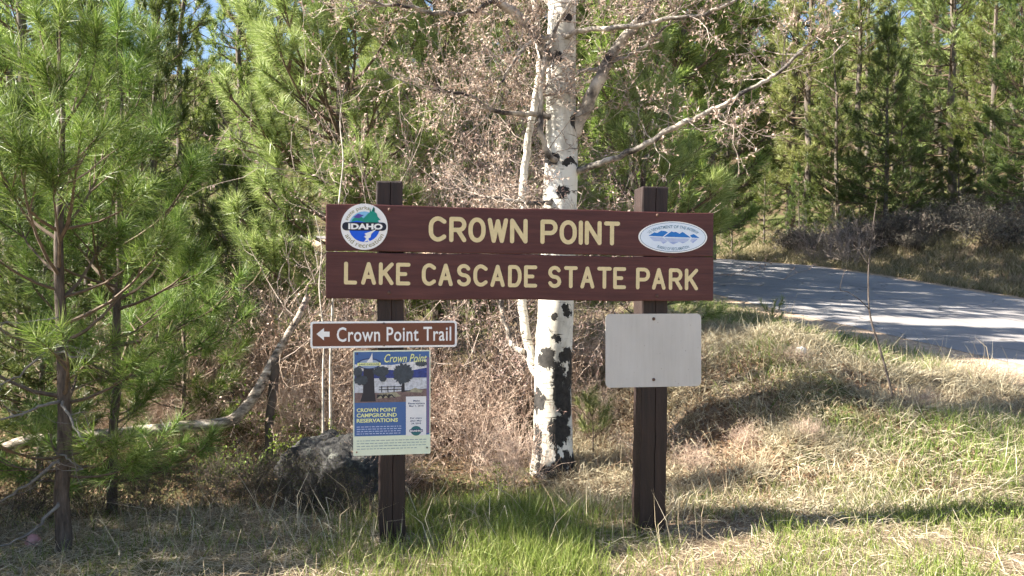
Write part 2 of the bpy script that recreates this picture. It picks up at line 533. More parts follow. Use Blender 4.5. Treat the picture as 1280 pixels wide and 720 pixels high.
def put_text(name, s, u0, u1, z0, z1, yoff, mat, parent, **kw):
    v, t = text_mesh(s, **kw)
    v = fit(v, u0, u1, z0, z1); v[:, 1] = yoff
    mb = MB(); mb.add(v, t)
    return link(name, mb.mesh(name, mat), parent)

def arc_text(name, s, cx, cz, R, Rz, a0, a1, h, yoff, mat, parent, up=True, **kw):
    v, t = text_mesh(s, **kw)
    lo = v.min(0); hi = v.max(0)
    f = (v[:, 0] - lo[0]) / (hi[0] - lo[0]); g = (v[:, 1] - lo[1]) / (hi[1] - lo[1]) * h
    a = np.radians(a0 + (a1 - a0) * f)
    s_ = 1 if up else -1
    rr = R + s_ * g; rz = Rz + s_ * g
    out = np.stack([cx + np.cos(a) * rr, np.full(len(a), yoff), cz + np.sin(a) * rz], 1)
    mb = MB(); mb.add(out, t)
    return link(name, mb.mesh(name, mat), parent)

def poly(name, pts, yoff, mat, parent, thick=0.0):
    """flat print or thin plate in the sign plane, front towards -y"""
    bm = bmesh.new()
    vv = [bm.verts.new((p[0], yoff, p[1])) for p in pts]
    fc = bm.faces.new(vv)
    bm.normal_update()
    if fc.normal.y > 0: fc.normal_flip()
    if thick:
        r = bmesh.ops.extrude_face_region(bm, geom=[fc])
        bmesh.ops.translate(bm, vec=(0, -thick, 0), verts=[g for g in r['geom'] if isinstance(g, bmesh.types.BMVert)])
        bmesh.ops.recalc_face_normals(bm, faces=bm.faces)
    bmesh.ops.triangulate(bm, faces=[f for f in bm.faces if len(f.verts) > 4])
    me = bpy.data.meshes.new(name); bm.to_mesh(me); bm.free(); me.materials.append(mat)
    return link(name, me, parent)

def rrect(u0, u1, z0, z1, r, n=5):
    out = []
    for cx, cz, a in ((u1 - r, z1 - r, 0), (u0 + r, z1 - r, 90), (u0 + r, z0 + r, 180), (u1 - r, z0 + r, 270)):
        for k in range(n + 1):
            t = math.radians(a + 90 * k / n); out.append((cx + r * math.cos(t), cz + r * math.sin(t)))
    return out

def ell(cx, cz, a, b, n=40, t0=0, t1=360):
    full = (t1 - t0) >= 360
    return [(cx + a * math.cos(math.radians(t0 + (t1 - t0) * k / (n if full else n - 1))), cz + b * math.sin(math.radians(t0 + (t1 - t0) * k / (n if full else n - 1)))) for k in range(n)]

# ------------------------------------------------------------------ the park sign
A = np.array([-1.125, 4.83]); B = np.array([1.31, 5.20])
SL = float(np.linalg.norm(B - A)); su = (B - A) / SL; sang = math.atan2(su[1], su[0])
sn = np.array([-su[1], su[0]])                 # away from the camera

def SP(px, py, off=0.0):
    """photo pixel -> (x, z) in the sign's own frame (x from the left end) on the plane 'off' behind the board face"""
    k = (px - 640) / 1000; a = A + sn * off
    u = (k * a[1] - a[0]) / (su[0] - k * su[1])
    D = a[1] + u * su[1]
    return u, CAM_Z - (py - 360) / 1000 * D

def sign_frame(name):
    return empty(name, (A[0], A[1], 0), sang)

def wood_mat(name, stops, stretch, bstr=.5, rough=.6, spec=.35):
    m, nt, b = new_mat(name)
    c = coord(nt)
    g1 = noise(nt, c, 6, 8, .65, stretch)
    g2 = noise(nt, c, 30, 5, .7, stretch)
    st = noise(nt, c, 1.7, 4, .5)
    col = ramp(nt, g1, stops).outputs[0]
    col = mix(nt, .35, col, ramp(nt, g2, [(.3, (.5, .5, .5)), (.7, (1.3, 1.3, 1.3))]).outputs[0], 'MULTIPLY')
    col = mix(nt, .5, col, ramp(nt, st, [(.3, (.75, .75, .78)), (.7, (1.2, 1.15, 1.1))]).outputs[0], 'MULTIPLY')
    nt.links.new(col, b.inputs["Base Color"]); b.inputs["Roughness"].default_value = rough; b.inputs["Specular IOR Level"].default_value = spec
    bump(nt, b, math_n(nt, 'ADD', g1, g2), bstr, .006)
    return m
M['board'] = wood_mat("maroon_stained_board", [(.25, (.054, .017, .016)), (.5, (.084, .027, .025)), (.8, (.122, .043, .038))], (.35, 3, 6), .35, .5)
M['post'] = wood_mat("dark_stained_post", [(.25, (.013, .009, .008)), (.5, (.027, .016, .014)), (.8, (.048, .029, .025))], (5, 5, .35), .7, .6)
M['letter'] = flatmat("routed_yellow_paint", (.68, .57, .33), .75, .1, var=.1)
M['bolt'] = flatmat("rusty_bolt", (.10, .055, .04), .6)
M['black'] = flatmat("black_print", (.012, .014, .03), .4)
M['white'] = flatmat("white_enamel", (.80, .80, .80), .35, var=.03)
M['green_p'] = flatmat("teal_green_print", (.01, .26, .20), .4)
M['darkgreen_p'] = flatmat("dark_green_print", (.008, .09, .07), .4)
M['purple_p'] = flatmat("violet_print", (.09, .06, .32), .4)
M['blue_p'] = flatmat("bright_blue_print", (.008, .10, .68), .4)
M['skyblue_p'] = flatmat("light_blue_print", (.22, .50, .75), .4)
M['olive_p'] = flatmat("olive_lettering", (.22, .20, .05), .4)
M['oval_bg'] = flatmat("pale_blue_enamel", (.68, .76, .86), .35, var=.03)
M['oval_blue'] = flatmat("mountain_blue_print", (.02, .17, .52), .4)
M['oval_mid'] = flatmat("reflection_blue_print", (.34, .42, .68), .4)
M['steelblue'] = flatmat("grey_blue_lettering", (.13, .25, .36), .4)

sign = sign_frame("park_entrance_sign")
tag(sign, "large maroon wooden park sign with yellow routed lettering on two dark posts", "sign")
z_tl = SP(407, 255)[1]; z_bl = SP(407, 373)[1]; z_tr = SP(892, 266)[1]; z_br = SP(892, 377)[1]
tilt = math.atan2((z_tr + z_br) / 2 - (z_tl + z_bl) / 2, SL)
z_top = (z_tl + z_tr) / 2; z_bot = (z_bl + z_br) / 2
gap = .006
bh = (z_top - z_bot - gap) / 2
boards = []
for k in (0, 1):
    zc = z_top - bh / 2 if k == 0 else z_bot + bh / 2
    me = bevel_box("board", SL, .042, bh, M['board'], .006, 2)
    # slight cupping and uneven long edges
    bm = bmesh.new(); bm.from_mesh(me)
    bmesh.ops.bisect_plane(bm, geom=bm.verts[:] + bm.edges[:] + bm.faces[:], plane_co=(0, 0, 0), plane_no=(1, 0, 0))
    for cut in np.linspace(-SL / 2 + .1, SL / 2 - .1, 24):
        bmesh.ops.bisect_plane(bm, geom=bm.verts[:] + bm.edges[:] + bm.faces[:], plane_co=(cut, 0, 0), plane_no=(1, 0, 0))
    for v in bm.verts:
        v.co.z += .0028 * math.sin(v.co.x * 5.1 + k * 2) + .0016 * math.sin(v.co.x * 17 + k)
    bm.to_mesh(me); bm.free()
    o = link("board", me, sign, (SL / 2, .021, zc)); o.rotation_euler = (0, -tilt, 0)
    o["label"] = "upper board reading CROWN POINT" if k == 0 else "lower board reading LAKE CASCADE STATE PARK"
    boards.append(o)

def post(name, px_top, px_bot, py_top, py_bot, w, parent):
    off = .042 + w / 2 + .001
    u0, zt = SP(px_top, py_top, off); u1, zb = SP(px_bot, py_bot, off)
    bm = bmesh.new()
    bmesh.ops.create_cube(bm, size=1.0)
    bmesh.ops.scale(bm, vec=(w, w, zt + .45), verts=bm.verts)
    bmesh.ops.translate(bm, vec=(0, 0, (zt - .45) / 2), verts=bm.verts)
    bmesh.ops.bevel(bm, geom=list(bm.edges), offset=.012, segments=2, affect='EDGES', profile=.6)
    zs = np.linspace(-.3, zt - .03, 26)
    for cut in zs:
        bmesh.ops.bisect_plane(bm, geom=bm.verts[:] + bm.edges[:] + bm.faces[:], plane_co=(0, 0, cut), plane_no=(0, 0, 1))
    # drying crack: three cuts down the front face, the middle one pressed in
    for xo in (-.003, 0, .003):
        bmesh.ops.bisect_plane(bm, geom=bm.verts[:] + bm.edges[:] + bm.faces[:], plane_co=(xo + .006, 0, 0), plane_no=(1, 0, 0))
    for v in bm.verts:
        c = v.co
        if c.y < -w / 2 + .014 and abs(c.x - .006) < .0005: c.y += .010 * (.4 + .6 * abs(math.sin(c.z * 2.3 + px_top)))
        c.x += (u1 - u0) * (1 - c.z / zt) if zt else 0
        wob = .004 * math.sin(c.z * 6 + px_top); c.x += wob + .003 * math.sin(c.z * 23)
    me = bpy.data.meshes.new(name); bm.to_mesh(me); bm.free(); me.materials.append(M['post'])
    return link(name, me, parent, (u0, off, 0))
post("post", 487, 491, 228, 690, .163, sign)
post("post", 814, 811, 235, 668, .178, sign)

# routed lettering: rounded strokes
def arcp(cx, cy, rx, ry, a0, a1, n=12):
    return [(cx + rx * math.cos(math.radians(a0 + (a1 - a0) * k / (n - 1))), cy + ry * math.sin(math.radians(a0 + (a1 - a0) * k / (n - 1)))) for k in range(n)]
GLYPH = {
    'A': [[(0, 0), (.5, 1), (1, 0)], [(.2, .32), (.8, .32)]],
    'C': [[(1, .86)] + arcp(.55, .62, .5, .38, 40, 178, 9)[1:] + arcp(.55, .38, .5, .38, 182, 320, 9)[:-1] + [(1, .14)]],
    'D': [[(0, 0), (0, 1), (.5, 1)] + arcp(.5, .55, .5, .45, 85, 5, 7) + arcp(.5, .45, .5, .45, -5, -85, 7) + [(.5, 0), (0, 0)]],
    'E': [[(1, 1), (0, 1), (0, 0), (1, 0)], [(0, .5), (.7, .5)]],
    'I': [[(.5, 0), (.5, 1)]],
    'K': [[(0, 0), (0, 1)], [(1, 1), (.05, .42)], [(.32, .6), (1, 0)]],
    'L': [[(0, 1), (0, 0), (1, 0)]],
    'N': [[(0, 0), (0, 1), (1, 0), (1, 1)]],
    'O': [arcp(.5, .58, .5, .42, 0, 180, 13) + arcp(.5, .42, .5, .42, 180, 360, 13) + [(1, .58)]],
    'P': [[(0, 0), (0, 1), (.6, 1)] + arcp(.6, .72, .4, .28, 80, -80, 9) + [(.6, .44), (0, .44)]],
    'R': [[(0, 0), (0, 1), (.6, 1)] + arcp(.6, .74, .4, .26, 80, -80, 9) + [(.6, .48), (0, .48)], [(.5, .48), (1, 0)]],
    'S': [arcp(.5, .75, .48, .25, 25, 180, 9) + arcp(.5, .75, .48, .25, 195, 255, 4) + arcp(.5, .25, .5, .25, 75, 0, 6) + arcp(.5, .25, .5, .25, -10, -160, 9)],
    'T': [[(0, 1), (1, 1)], [(.5, 1), (.5, 0)]],
    'W': [[(0, 1), (.25, 0), (.5, .95), (.75, 0), (1, 1)]],
}
def stroke(mb, pts, r, depth):
    """rounded routed stroke in the x-z plane; round bead of flattened depth"""
    pts = np.array(pts, float)
    # resample so corners stay full width: each straight piece is its own capsule
    for a, b in zip(pts[:-1], pts[1:]):
        mb.k = getattr(mb, 'k', 0) + 1          # every piece a hair prouder than the last: no two faces in one plane
        L = np.linalg.norm(b - a)
        if L < 1e-6: continue
        d = (b - a) / L
        path = []; rad = []
        for k in range(5):
            th = math.pi / 2 * k / 4; path.append(a - d * r * math.cos(th)); rad.append(r * math.sin(th) if k else r * .02)
        for k in range(5):
            th = math.pi / 2 * k / 4; path.append(b + d * r * math.sin(th)); rad.append(r * math.cos(th) if k < 4 else r * .02)
        path = np.array(path); rad = np.array(rad)
        nrm = np.array([-d[1], d[0]])
        prof = np.radians(np.linspace(0, 180, 7))
        c = np.array([1, .985, .5, 0, -.5, -.985, -1]); s = np.array([0, 1, 1, 1, 1, 1, 0.])
        X = path[:, None, :] + (rad[:, None] * c[None, :])[..., None] * nrm
        Y = -(depth + mb.k * 3e-5) * s[None, :] * np.minimum(rad / r * 3, 1)[:, None]
        v = np.stack([X[..., 0], Y, X[..., 1]], -1).reshape(-1, 3)
        m, n = len(path), 7
        i = np.arange(m - 1)[:, None] * n + np.arange(n - 1)[None, :]
        mb.add(v, None, np.stack([i, i + n, i + n + 1, i + 1], -1).reshape(-1, 4))

LINE1 = [('C', 535, 558), ('R', 561.5, 583), ('O', 585.5, 607), ('W', 609.5, 635), ('N', 637.5, 659.5), ('P', 675.5, 697), ('O', 699.5, 721), ('I', 723.5, 728.5), ('N', 731, 752), ('T', 755, 775)]
LINE2 = [('L', 430, 446.5), ('A', 451.5, 470), ('K', 473.5, 492), ('E', 495, 513), ('C', 526.5, 545), ('A', 548, 566), ('S', 571, 588.5), ('C', 591, 609.5), ('A', 613, 631), ('D', 635, 652), ('E', 655, 671.5), ('S', 685, 701.5), ('T', 705, 722), ('A', 725.5, 743), ('T', 746.5, 764.5), ('E', 766.5, 782.5), ('P', 795, 812.5), ('A', 815, 832), ('R', 836, 853), ('K', 856, 872.5)]
for (LN, y0l, y1l, y0r, y1r, xl, xr, r, bo) in ((LINE1, 271, 303, 276, 306, 535, 775, .0135, boards[0]), (LINE2, 329, 357.5, 334, 361, 430, 872, .0118, boards[1])):
    for ch, x0, x1 in LN:
        f = ((x0 + x1) / 2 - xl) / (xr - xl)
        ua, zt = SP(x0, y0l + (y0r - y0l) * f); ub, zb = SP(x1, y1l + (y1r - y1l) * f)
        mb = MB()
        for st in GLYPH[ch]:
            P = [(ua + r + (ub - ua - 2 * r) * p[0] if ch != 'I' else (ua + ub) / 2, zb + r + (zt - zb - 2 * r) * p[1]) for p in st]
            stroke(mb, P, r, .0003)
        bl = bo.location
        me = mb.mesh("letter", M['letter'], False)
        o = link("letter", me, bo)
        # express in the board's frame
        o.matrix_parent_inverse = Matrix.Identity(4)
        o.location = (-bl[0], -bl[1] - .0006, -bl[2])
        me.transform(Matrix.Translation((0, 0, 0)))
        o["label"] = "routed yellow letter " + ch

def bolt(parent, u, z, y=0.0, r=.011):
    mb = MB()
    tube(mb, [(u, y + .004, z), (u, y - .004, z), (u, y - .008, z)], [r, r, r * .6], 8)
    return link("bolt", mb.mesh("bolt", M['bolt'], True), parent)
for px, py in ((487, 262), (486.5, 366), (822, 269), (821, 370)):
    u, z = SP(px, py); bolt(sign, u, z)

# round emblem on the upper board (left)
def emblem_round():
    u, z = SP(455.5, 283.5); R = .1405
    e = poly("round_emblem", ell(u, z, R, R, 48), -.001, M['white'], sign, .004)
    e["label"] = "round white emblem reading IDAHO state parks and recreation"
    y = -.0056; s = .0005
    ri = R * .66
    # upper half: sky, hills
    poly("sky_print", ell(u, z, ri, ri, 24, 14, 166), y, M['skyblue_p'], e)
    poly("hill_print", [(u - ri * .86, z + R * .18), (u - ri * .75, z + R * .33), (u - ri * .35, z + R * .50), (u - ri * .05, z + R * .36), (u + ri * .25, z + R * .58), (u + ri * .72, z + R * .42), (u + ri * .93, z + R * .18)], y - s, M['green_p'], e)
    poly("violet_hill_print", [(u - ri * .72, z + R * .40), (u - ri * .40, z + R * .56), (u - ri * .02, z + R * .50), (u - ri * .35, z + R * .36)], y - 2 * s, M['purple_p'], e)
    poly("lake_print", [(u - ri * .93, z + R * .18), (u - ri * .5, z + R * .26), (u + ri * .2, z + R * .18)], y - 2 * s, M['blue_p'], e)
    poly("tree_print", [(u + ri * .12, z + R * .20), (u + ri * .22, z + R * .42), (u + ri * .18, z + R * .5), (u + ri * .34, z + R * .62), (u + ri * .36, z + R * .84), (u + ri * .44, z + R * .64), (u + ri * .54, z + R * .80), (u + ri * .62, z + R * .84), (u + ri * .64, z + R * .66), (u + ri * .80, z + R * .58), (u + ri * .86, z + R * .44), (u + ri * 1.05, z + R * .30), (u + ri * .80, z + R * .26), (u + ri * .84, z + R * .20)], y - 3 * s, M['green_p'], e)
    poly("tree_print", [(u + ri * .52, z + R * .68), (u + ri * .60, z + R * .88), (u + ri * .68, z + R * .78), (u + ri * .66, z + R * .64)], y - 4 * s, M['darkgreen_p'], e)
    # lower half
    poly("water_print", ell(u, z, ri, ri, 24, 194, 346), y, M['blue_p'], e)
    poly("name_band", rrect(u - R * .94, u + R * .94, z - R * .17, z + R * .19, R * .17), y - 3 * s, M['black'], e)
    put_text("lettering", "IDAHO", u - R * .68, u + R * .78, z - R * .12, z + R * .14, y - 5 * s, M['white'], e, bold=.05)
    # white heron
    poly("bird_print", [(u + R * .00, z - R * .30), (u + R * .22, z - R * .22), (u + R * .55, z - R * .08), (u + R * .30, z - R * .30), (u + R * .26, z - R * .46), (u + R * .16, z - R * .52), (u + R * .30, z - R * .72), (u + R * .14, z - R * .60), (u - R * .02, z - R * .66), (u + R * .08, z - R * .52), (u - R * .02, z - R * .42), (u + R * .08, z - R * .38)], y - 6 * s, M['white'], e)
    arc_text("lettering", "state parks", u, z, R * .70, R * .70, 160, 74, R * .20, y - s, M['olive_p'], e, bold=.0)
    arc_text("lettering", "and recreation", u, z, R * .91, R * .91, 205, 337, R * .20, y - s, M['olive_p'], e, up=False, bold=.0)
emblem_round()

def emblem_oval():
    u, z = SP(841, 296.5); a = .231; b = .1015
    e = poly("oval_emblem", ell(u, z, a, b, 56), -.001, M['white'], sign, .004)
    e["label"] = "oval pale blue emblem with mountains"
    y = -.0056; s = .0005
    poly("rim_line", ell(u, z, a * .955, b * .93, 56), y, M['steelblue'], e)
    poly("field", ell(u, z, a * .94, b * .90, 56), y - s, M['oval_bg'], e)
    X = lambda f: u + (f - 640) / 570 * a
    Z = lambda f: z - (f - 335) / 250 * b
    pk = lambda L: [(X(p[0]), Z(p[1])) for p in L]
    poly("mountain_print", pk([(230, 318), (330, 262), (375, 272), (440, 236), (510, 240), (555, 262), (468, 328)]), y - 2 * s, M['oval_blue'], e)
    poly("mountain_print", pk([(488, 330), (612, 244), (650, 258), (685, 250), (745, 280), (797, 250), (935, 340)]), y - 2 * s, M['oval_blue'], e)
    poly("mountain_print", pk([(920, 305), (980, 280), (1080, 345), (950, 340)]), y - 2 * s, M['oval_blue'], e)
    poly("reflection_print", pk([(250, 338), (460, 342), (548, 400), (480, 445), (430, 405), (320, 400)]), y - 2 * s, M['oval_mid'], e)
    poly("reflection_print", pk([(490, 348), (925, 352), (880, 395), (800, 432), (740, 408), (640, 450), (590, 425)]), y - 2 * s, M['oval_mid'], e)
    poly("reflection_print", pk([(945, 352), (1060, 352), (970, 428), (920, 395)]), y - 2 * s, M['oval_mid'], e)
    for k, zz in enumerate((352, 368, 384, 400)):
        poly("ripple_line", pk([(270 + k * 20, zz), (1050 - k * 30, zz), (1050 - k * 30, zz + 5), (270 + k * 20, zz + 5)]), y - 3 * s, M['oval_bg'], e)
    arc_text("lettering", "U.S. DEPARTMENT OF THE INTERIOR", u, z, a * .74, b * .56, 157, 23, b * .20, y - 3 * s, M['steelblue'], e, bold=.012)
    arc_text("lettering", "BUREAU OF RECLAMATION", u, z, a * .78, b * .84, 232, 308, b * .19, y - 3 * s, M['steelblue'], e, up=False, bold=.012)
emblem_oval()

# ------------------------------------------------------------------ small trail sign with arrow
M['sign_brown'] = flatmat("reflective_brown", (.135, .040, .020), .35, .5, .04)
def plate_mat():
    m, nt, b = new_mat("bare_sheet_metal")
    c = coord(nt)
    base = ramp(nt, noise(nt, c, 2.5, 6, .6), [(.3, (.44, .425, .405)), (.7, (.51, .495, .475))]).outputs[0]
    streak = ramp(nt, noise(nt, c, 9, 6, .7, (6, 1, .35)), [(.35, (.95, .945, .935)), (.6, (1.01, 1.01, 1.01))]).outputs[0]
    spot = ramp(nt, noise(nt, c, 60, 2, .5), [(.24, (.5, .45, .4)), (.29, (1, 1, 1))]).outputs[0]
    col = mix(nt, 1.0, mix(nt, 1.0, base, streak, 'MULTIPLY'), spot, 'MULTIPLY')
    nt.links.new(col, b.inputs["Base Color"])
    b.inputs["Roughness"].default_value = .5; b.inputs["Specular IOR Level"].default_value = .5
    bump(nt, b, noise(nt, c, 3, 3, .5), .15, .01)
    return m
M['sheet_metal'] = plate_mat()
tr = sign_frame("trail_sign")
tag(tr, "narrow brown trail sign with white arrow pointing left, on left post", "sign")
OFF = .030
u0, z1 = SP(388, 402, OFF); u1, z0 = SP(571, 433.5, OFF)
poly("panel", rrect(u0, u1, z0, z1, .016), OFF + .004, M['white'], tr, .004)
poly("brown_field", rrect(u0 + .012, u1 - .012, z0 + .012, z1 - .012, .010), OFF - .0006, M['sign_brown'], tr)
T = lambda px, py: SP(px, py, OFF)
ar = [T(395.5, 417.5), T(405, 410), T(405, 414.5), T(412, 414.5), T(412, 421), T(405, 421), T(405, 425.5)]
poly("arrow", ar, OFF - .0012, M['white'], tr)
a_, b_ = T(421, 409); c_, d_ = T(564, 426)
put_text("lettering", "Crown Point Trail", a_, c_, d_, b_, OFF - .0012, M['white'], tr, bold=.012, spacing=1.06)
for py in (404.5, 431.5):
    u, z = T(480, py); o = bolt(tr, u, z, OFF, .007)
# ------------------------------------------------------------------ poster
ps = sign_frame("campground_poster")
tag(ps, "blue and cream campground reservations poster fixed to the left post", "poster")
OP = .036
Q = lambda fx, fy: (PX0 + (PX1 - PX0) * fx, PZ1 - (PZ1 - PZ0) * fy)
PX0, PZ1 = SP(441.5, 438.5, OP); PX1, PZ0 = SP(538, 567, OP)
def R4(x0, x1, y0, y1): return [Q(x0, y0), Q(x1, y0), Q(x1, y1), Q(x0, y1)]
PM = dict(blue=(.055, .13, .33), hill=(.03, .05, .22), sky=(.28, .36, .52), cloud=(.66, .66, .68), lake=(.50, .52, .57), ground=(.16, .11, .11), trunk=(.02, .022, .035), leaf=(.04, .055, .075), cream=(.70, .76, .60), lav=(.72, .72, .74), yellow=(.76, .80, .34), navy=(.03, .05, .14), purple=(.17, .13, .27), teal=(.02, .13, .15), grass=(.30, .28, .20), text=(.25, .33, .34), ptext=(.45, .52, .72))
PMm = {k: flatmat("poster_" + k, v, .35, .4, .35 if k in ('leaf', 'ground', 'grass', 'lake', 'cloud', 'hill') else .04, 75) for k, v in PM.items()}
y = OP; s = .0005
poly("sheet", rrect(PX0, PX1, PZ0, PZ1, .008), y + .004, PMm['cream'], ps, .004)
def pp(n, pts, lv, c): return poly(n, pts, y - s * lv, PMm[c], ps)
pp("blue_field", R4(.015, .985, .012, .815), 1, 'blue')
pp("sky_print", [Q(.02, .13), Q(.5, .14), Q(.95, .09), Q(.95, .2), Q(.02, .2)], 2, 'cloud')
pp("hill_print", [Q(.02, .20), Q(.2, .19), Q(.45, .185), Q(.7, .20), Q(.95, .17), Q(.95, .265), Q(.02, .265)], 3, 'hill')
pp("lake_print", R4(.02, .95, .255, .42), 2, 'lake')
pp("shore_print", [Q(.02, .40), Q(.4, .405), Q(.95, .37), Q(.95, .495), Q(.02, .495)], 3, 'ground')
pp("shore_print", [Q(.33, .41), Q(.55, .40), Q(.62, .44), Q(.30, .46)], 4, 'grass')
pp("shore_print", [Q(.68, .40), Q(.80, .36), Q(.9, .39), Q(.88, .41)], 4, 'grass')
pp("trunk_print", [Q(.135, .12), Q(.26, .12), Q(.275, .40), Q(.29, .485), Q(.09, .485), Q(.125, .40)], 5, 'trunk')
def blob_print(cx, cy, rx, ry, lv, c, seed, n=80):
    r = np.random.default_rng(seed)
    pp("foliage_print", [Q(cx + rx * math.cos(t) * q, cy + ry * math.sin(t) * q) for t, q in zip(np.linspace(0, 2 * math.pi, n, endpoint=False), r.uniform(.82, 1.08, n))], lv, c)
blob_print(.645, .225, .135, .10, 6, 'leaf', 1)
pp("trunk_print", [Q(.63, .28), Q(.66, .28), Q(.665, .40), Q(.625, .40)], 5, 'trunk')
pp("trunk_print", R4(.63, .74, .385, .395), 5, 'trunk')
blob_print(.10, .28, .09, .05, 6, 'leaf', 2); blob_print(.36, .20, .11, .05, 6, 'leaf', 3); blob_print(.06, .20, .06, .05, 6, 'leaf', 4); blob_print(.38, .27, .05, .03, 6, 'leaf', 5)
blob_print(.88, .13, .08, .03, 6, 'leaf', 6)
for fx in (.36, .44, .52, .62): pp("rail_print", R4(fx, fx + .012, .34, .40), 5, 'trunk')
pp("rail_print", R4(.33, .63, .345, .352), 6, 'trunk'); pp("rail_print", R4(.33, .63, .37, .377), 6, 'trunk')
for fx in (.30, .37, .44): pp("rail_print", [Q(fx, .455), Q(fx + .01, .42), Q(fx + .06, .42), Q(fx + .10, .455), Q(fx + .085, .455), Q(fx + .05, .43), Q(fx + .015, .455)], 7, 'trunk')
pp("purple_stripe", R4(.952, .986, .07, .80), 4, 'purple')
def ptext(sr, x0, x1, y0, y1, lv, c, **kw):
    a, zt = Q(x0, y0); b, zb = Q(x1, y1)
    return put_text("lettering", sr, a, b, zb, zt, y - s * lv, PMm[c], ps, **kw)
# header: sail badge and script title
pp("badge_ring", [(Q(.205, .125)[0] + .071 * math.cos(t), Q(.205, .125)[1] + .033 * math.sin(t)) for t in np.linspace(0, 2 * math.pi, 32, endpoint=False)], 8, 'navy')
pp("badge_field", [(Q(.205, .125)[0] + .062 * math.cos(t), Q(.205, .125)[1] + .027 * math.sin(t)) for t in np.linspace(0, 2 * math.pi, 32, endpoint=False)], 9, 'sky')
pp("sail_print", [Q(.245, .02), Q(.25, .112), Q(.17, .112), Q(.215, .07)], 10, 'lav')
pp("name_band", rrect(Q(.055, 0)[0], Q(.355, 0)[0], Q(0, .142)[1], Q(0, .115)[1], .004), 10, 'yellow')
ptext("LAKE CASCADE", .075, .335, .121, .136, 11, 'navy', bold=.03)
ptext("Crown Point", .40, .955, .035, .115, 9, 'yellow', shear=.35, bold=.005)
ptext("CROWN POINT", .045, .555, .548, .585, 3, 'yellow', bold=.025)
ptext("CAMPGROUND", .045, .56, .598, .635, 3, 'yellow', bold=.025)
ptext("RESERVATIONS", .045, .575, .648, .685, 3, 'yellow', bold=.025)
for k in range(4):   # body copy too small to read: dashes of print at its weight
    r = np.random.default_rng(40 + k); x = .045
    while x < .60:
        w = r.uniform(.015, .05)
        pp("small_print", R4(x, min(x + w, .62), .723 + k * .022, .730 + k * .022), 3, 'ptext'); x += w + .012
pp("white_panel", R4(.68, .945, .445, .82), 5, 'lav')
ptext("Make", .775, .86, .478, .495, 7, 'navy', bold=.02)
ptext("Reservations", .71, .925, .503, .520, 7, 'navy', bold=.02)
ptext("May 1, 2018", .72, .91, .528, .548, 7, 'navy', bold=.02)
ptext("For stays", .735, .885, .645, .664, 7, 'navy', bold=.02)
ptext("after May", .735, .885, .671, .690, 7, 'navy', bold=.02)
ptext("24, 2018", .75, .875, .697, .715, 7, 'navy', bold=.02)
cc = Q(.812, .775)
pp("badge", [(cc[0] + .033 * math.cos(t), cc[1] + .030 * math.sin(t)) for t in np.linspace(0, 2 * math.pi, 28, endpoint=False)], 7, 'teal')
poly("badge_band", rrect(cc[0] - .042, cc[0] + .042, cc[1] - .008, cc[1] + .009, .006), y - s * 8, PMm['navy'], ps)
ptext("IDAHO", .73, .895, .767, .784, 9, 'lav', bold=.05)
for k in range(4):
    r = np.random.default_rng(60 + k); x = .045
    while x < (.93 if k < 3 else .80):
        w = r.uniform(.02, .06)
        pp("small_print", R4(x, min(x + w, .95), .856 + k * .026, .863 + k * .026), 2, 'text'); x += w + .012
for fx, fy in ((.05, .03), (.955, .94), (.045, .965)):
    u, z = Q(fx, fy); bolt(ps, u, z, OP - .002, .005)

# ------------------------------------------------------------------ blank metal sign
pl = sign_frame("blank_metal_sign")
tag(pl, "blank pale grey metal sign plate fixed to the right post", "sign")
OB = .036
u0, z1 = SP(757, 392.5, OB); u1, z0 = SP(876.5, 482.5, OB)
poly("plate", rrect(u0, u1, z0, z1, .03, 8), OB + .003, M['sheet_metal'], pl, .003)
for py in (398.5, 474.5):
    u, z = SP(817, py, OB); bolt(pl, u, z, OB, .011)

# ------------------------------------------------------------------ aspen
def smooth(P, k=6):
    P = np.asarray(P, float)
    out = []
    for i in range(len(P) - 1):
        p0 = P[max(i - 1, 0)]; p1 = P[i]; p2 = P[i + 1]; p3 = P[min(i + 2, len(P) - 1)]
        for t in np.arange(k) / k:
            out.append(0.5 * ((2 * p1) + (-p0 + p2) * t + (2 * p0 - 5 * p1 + 4 * p2 - p3) * t * t + (-p0 + 3 * p1 - 3 * p2 + p3) * t ** 3))
    out.append(P[-1]); return np.array(out)

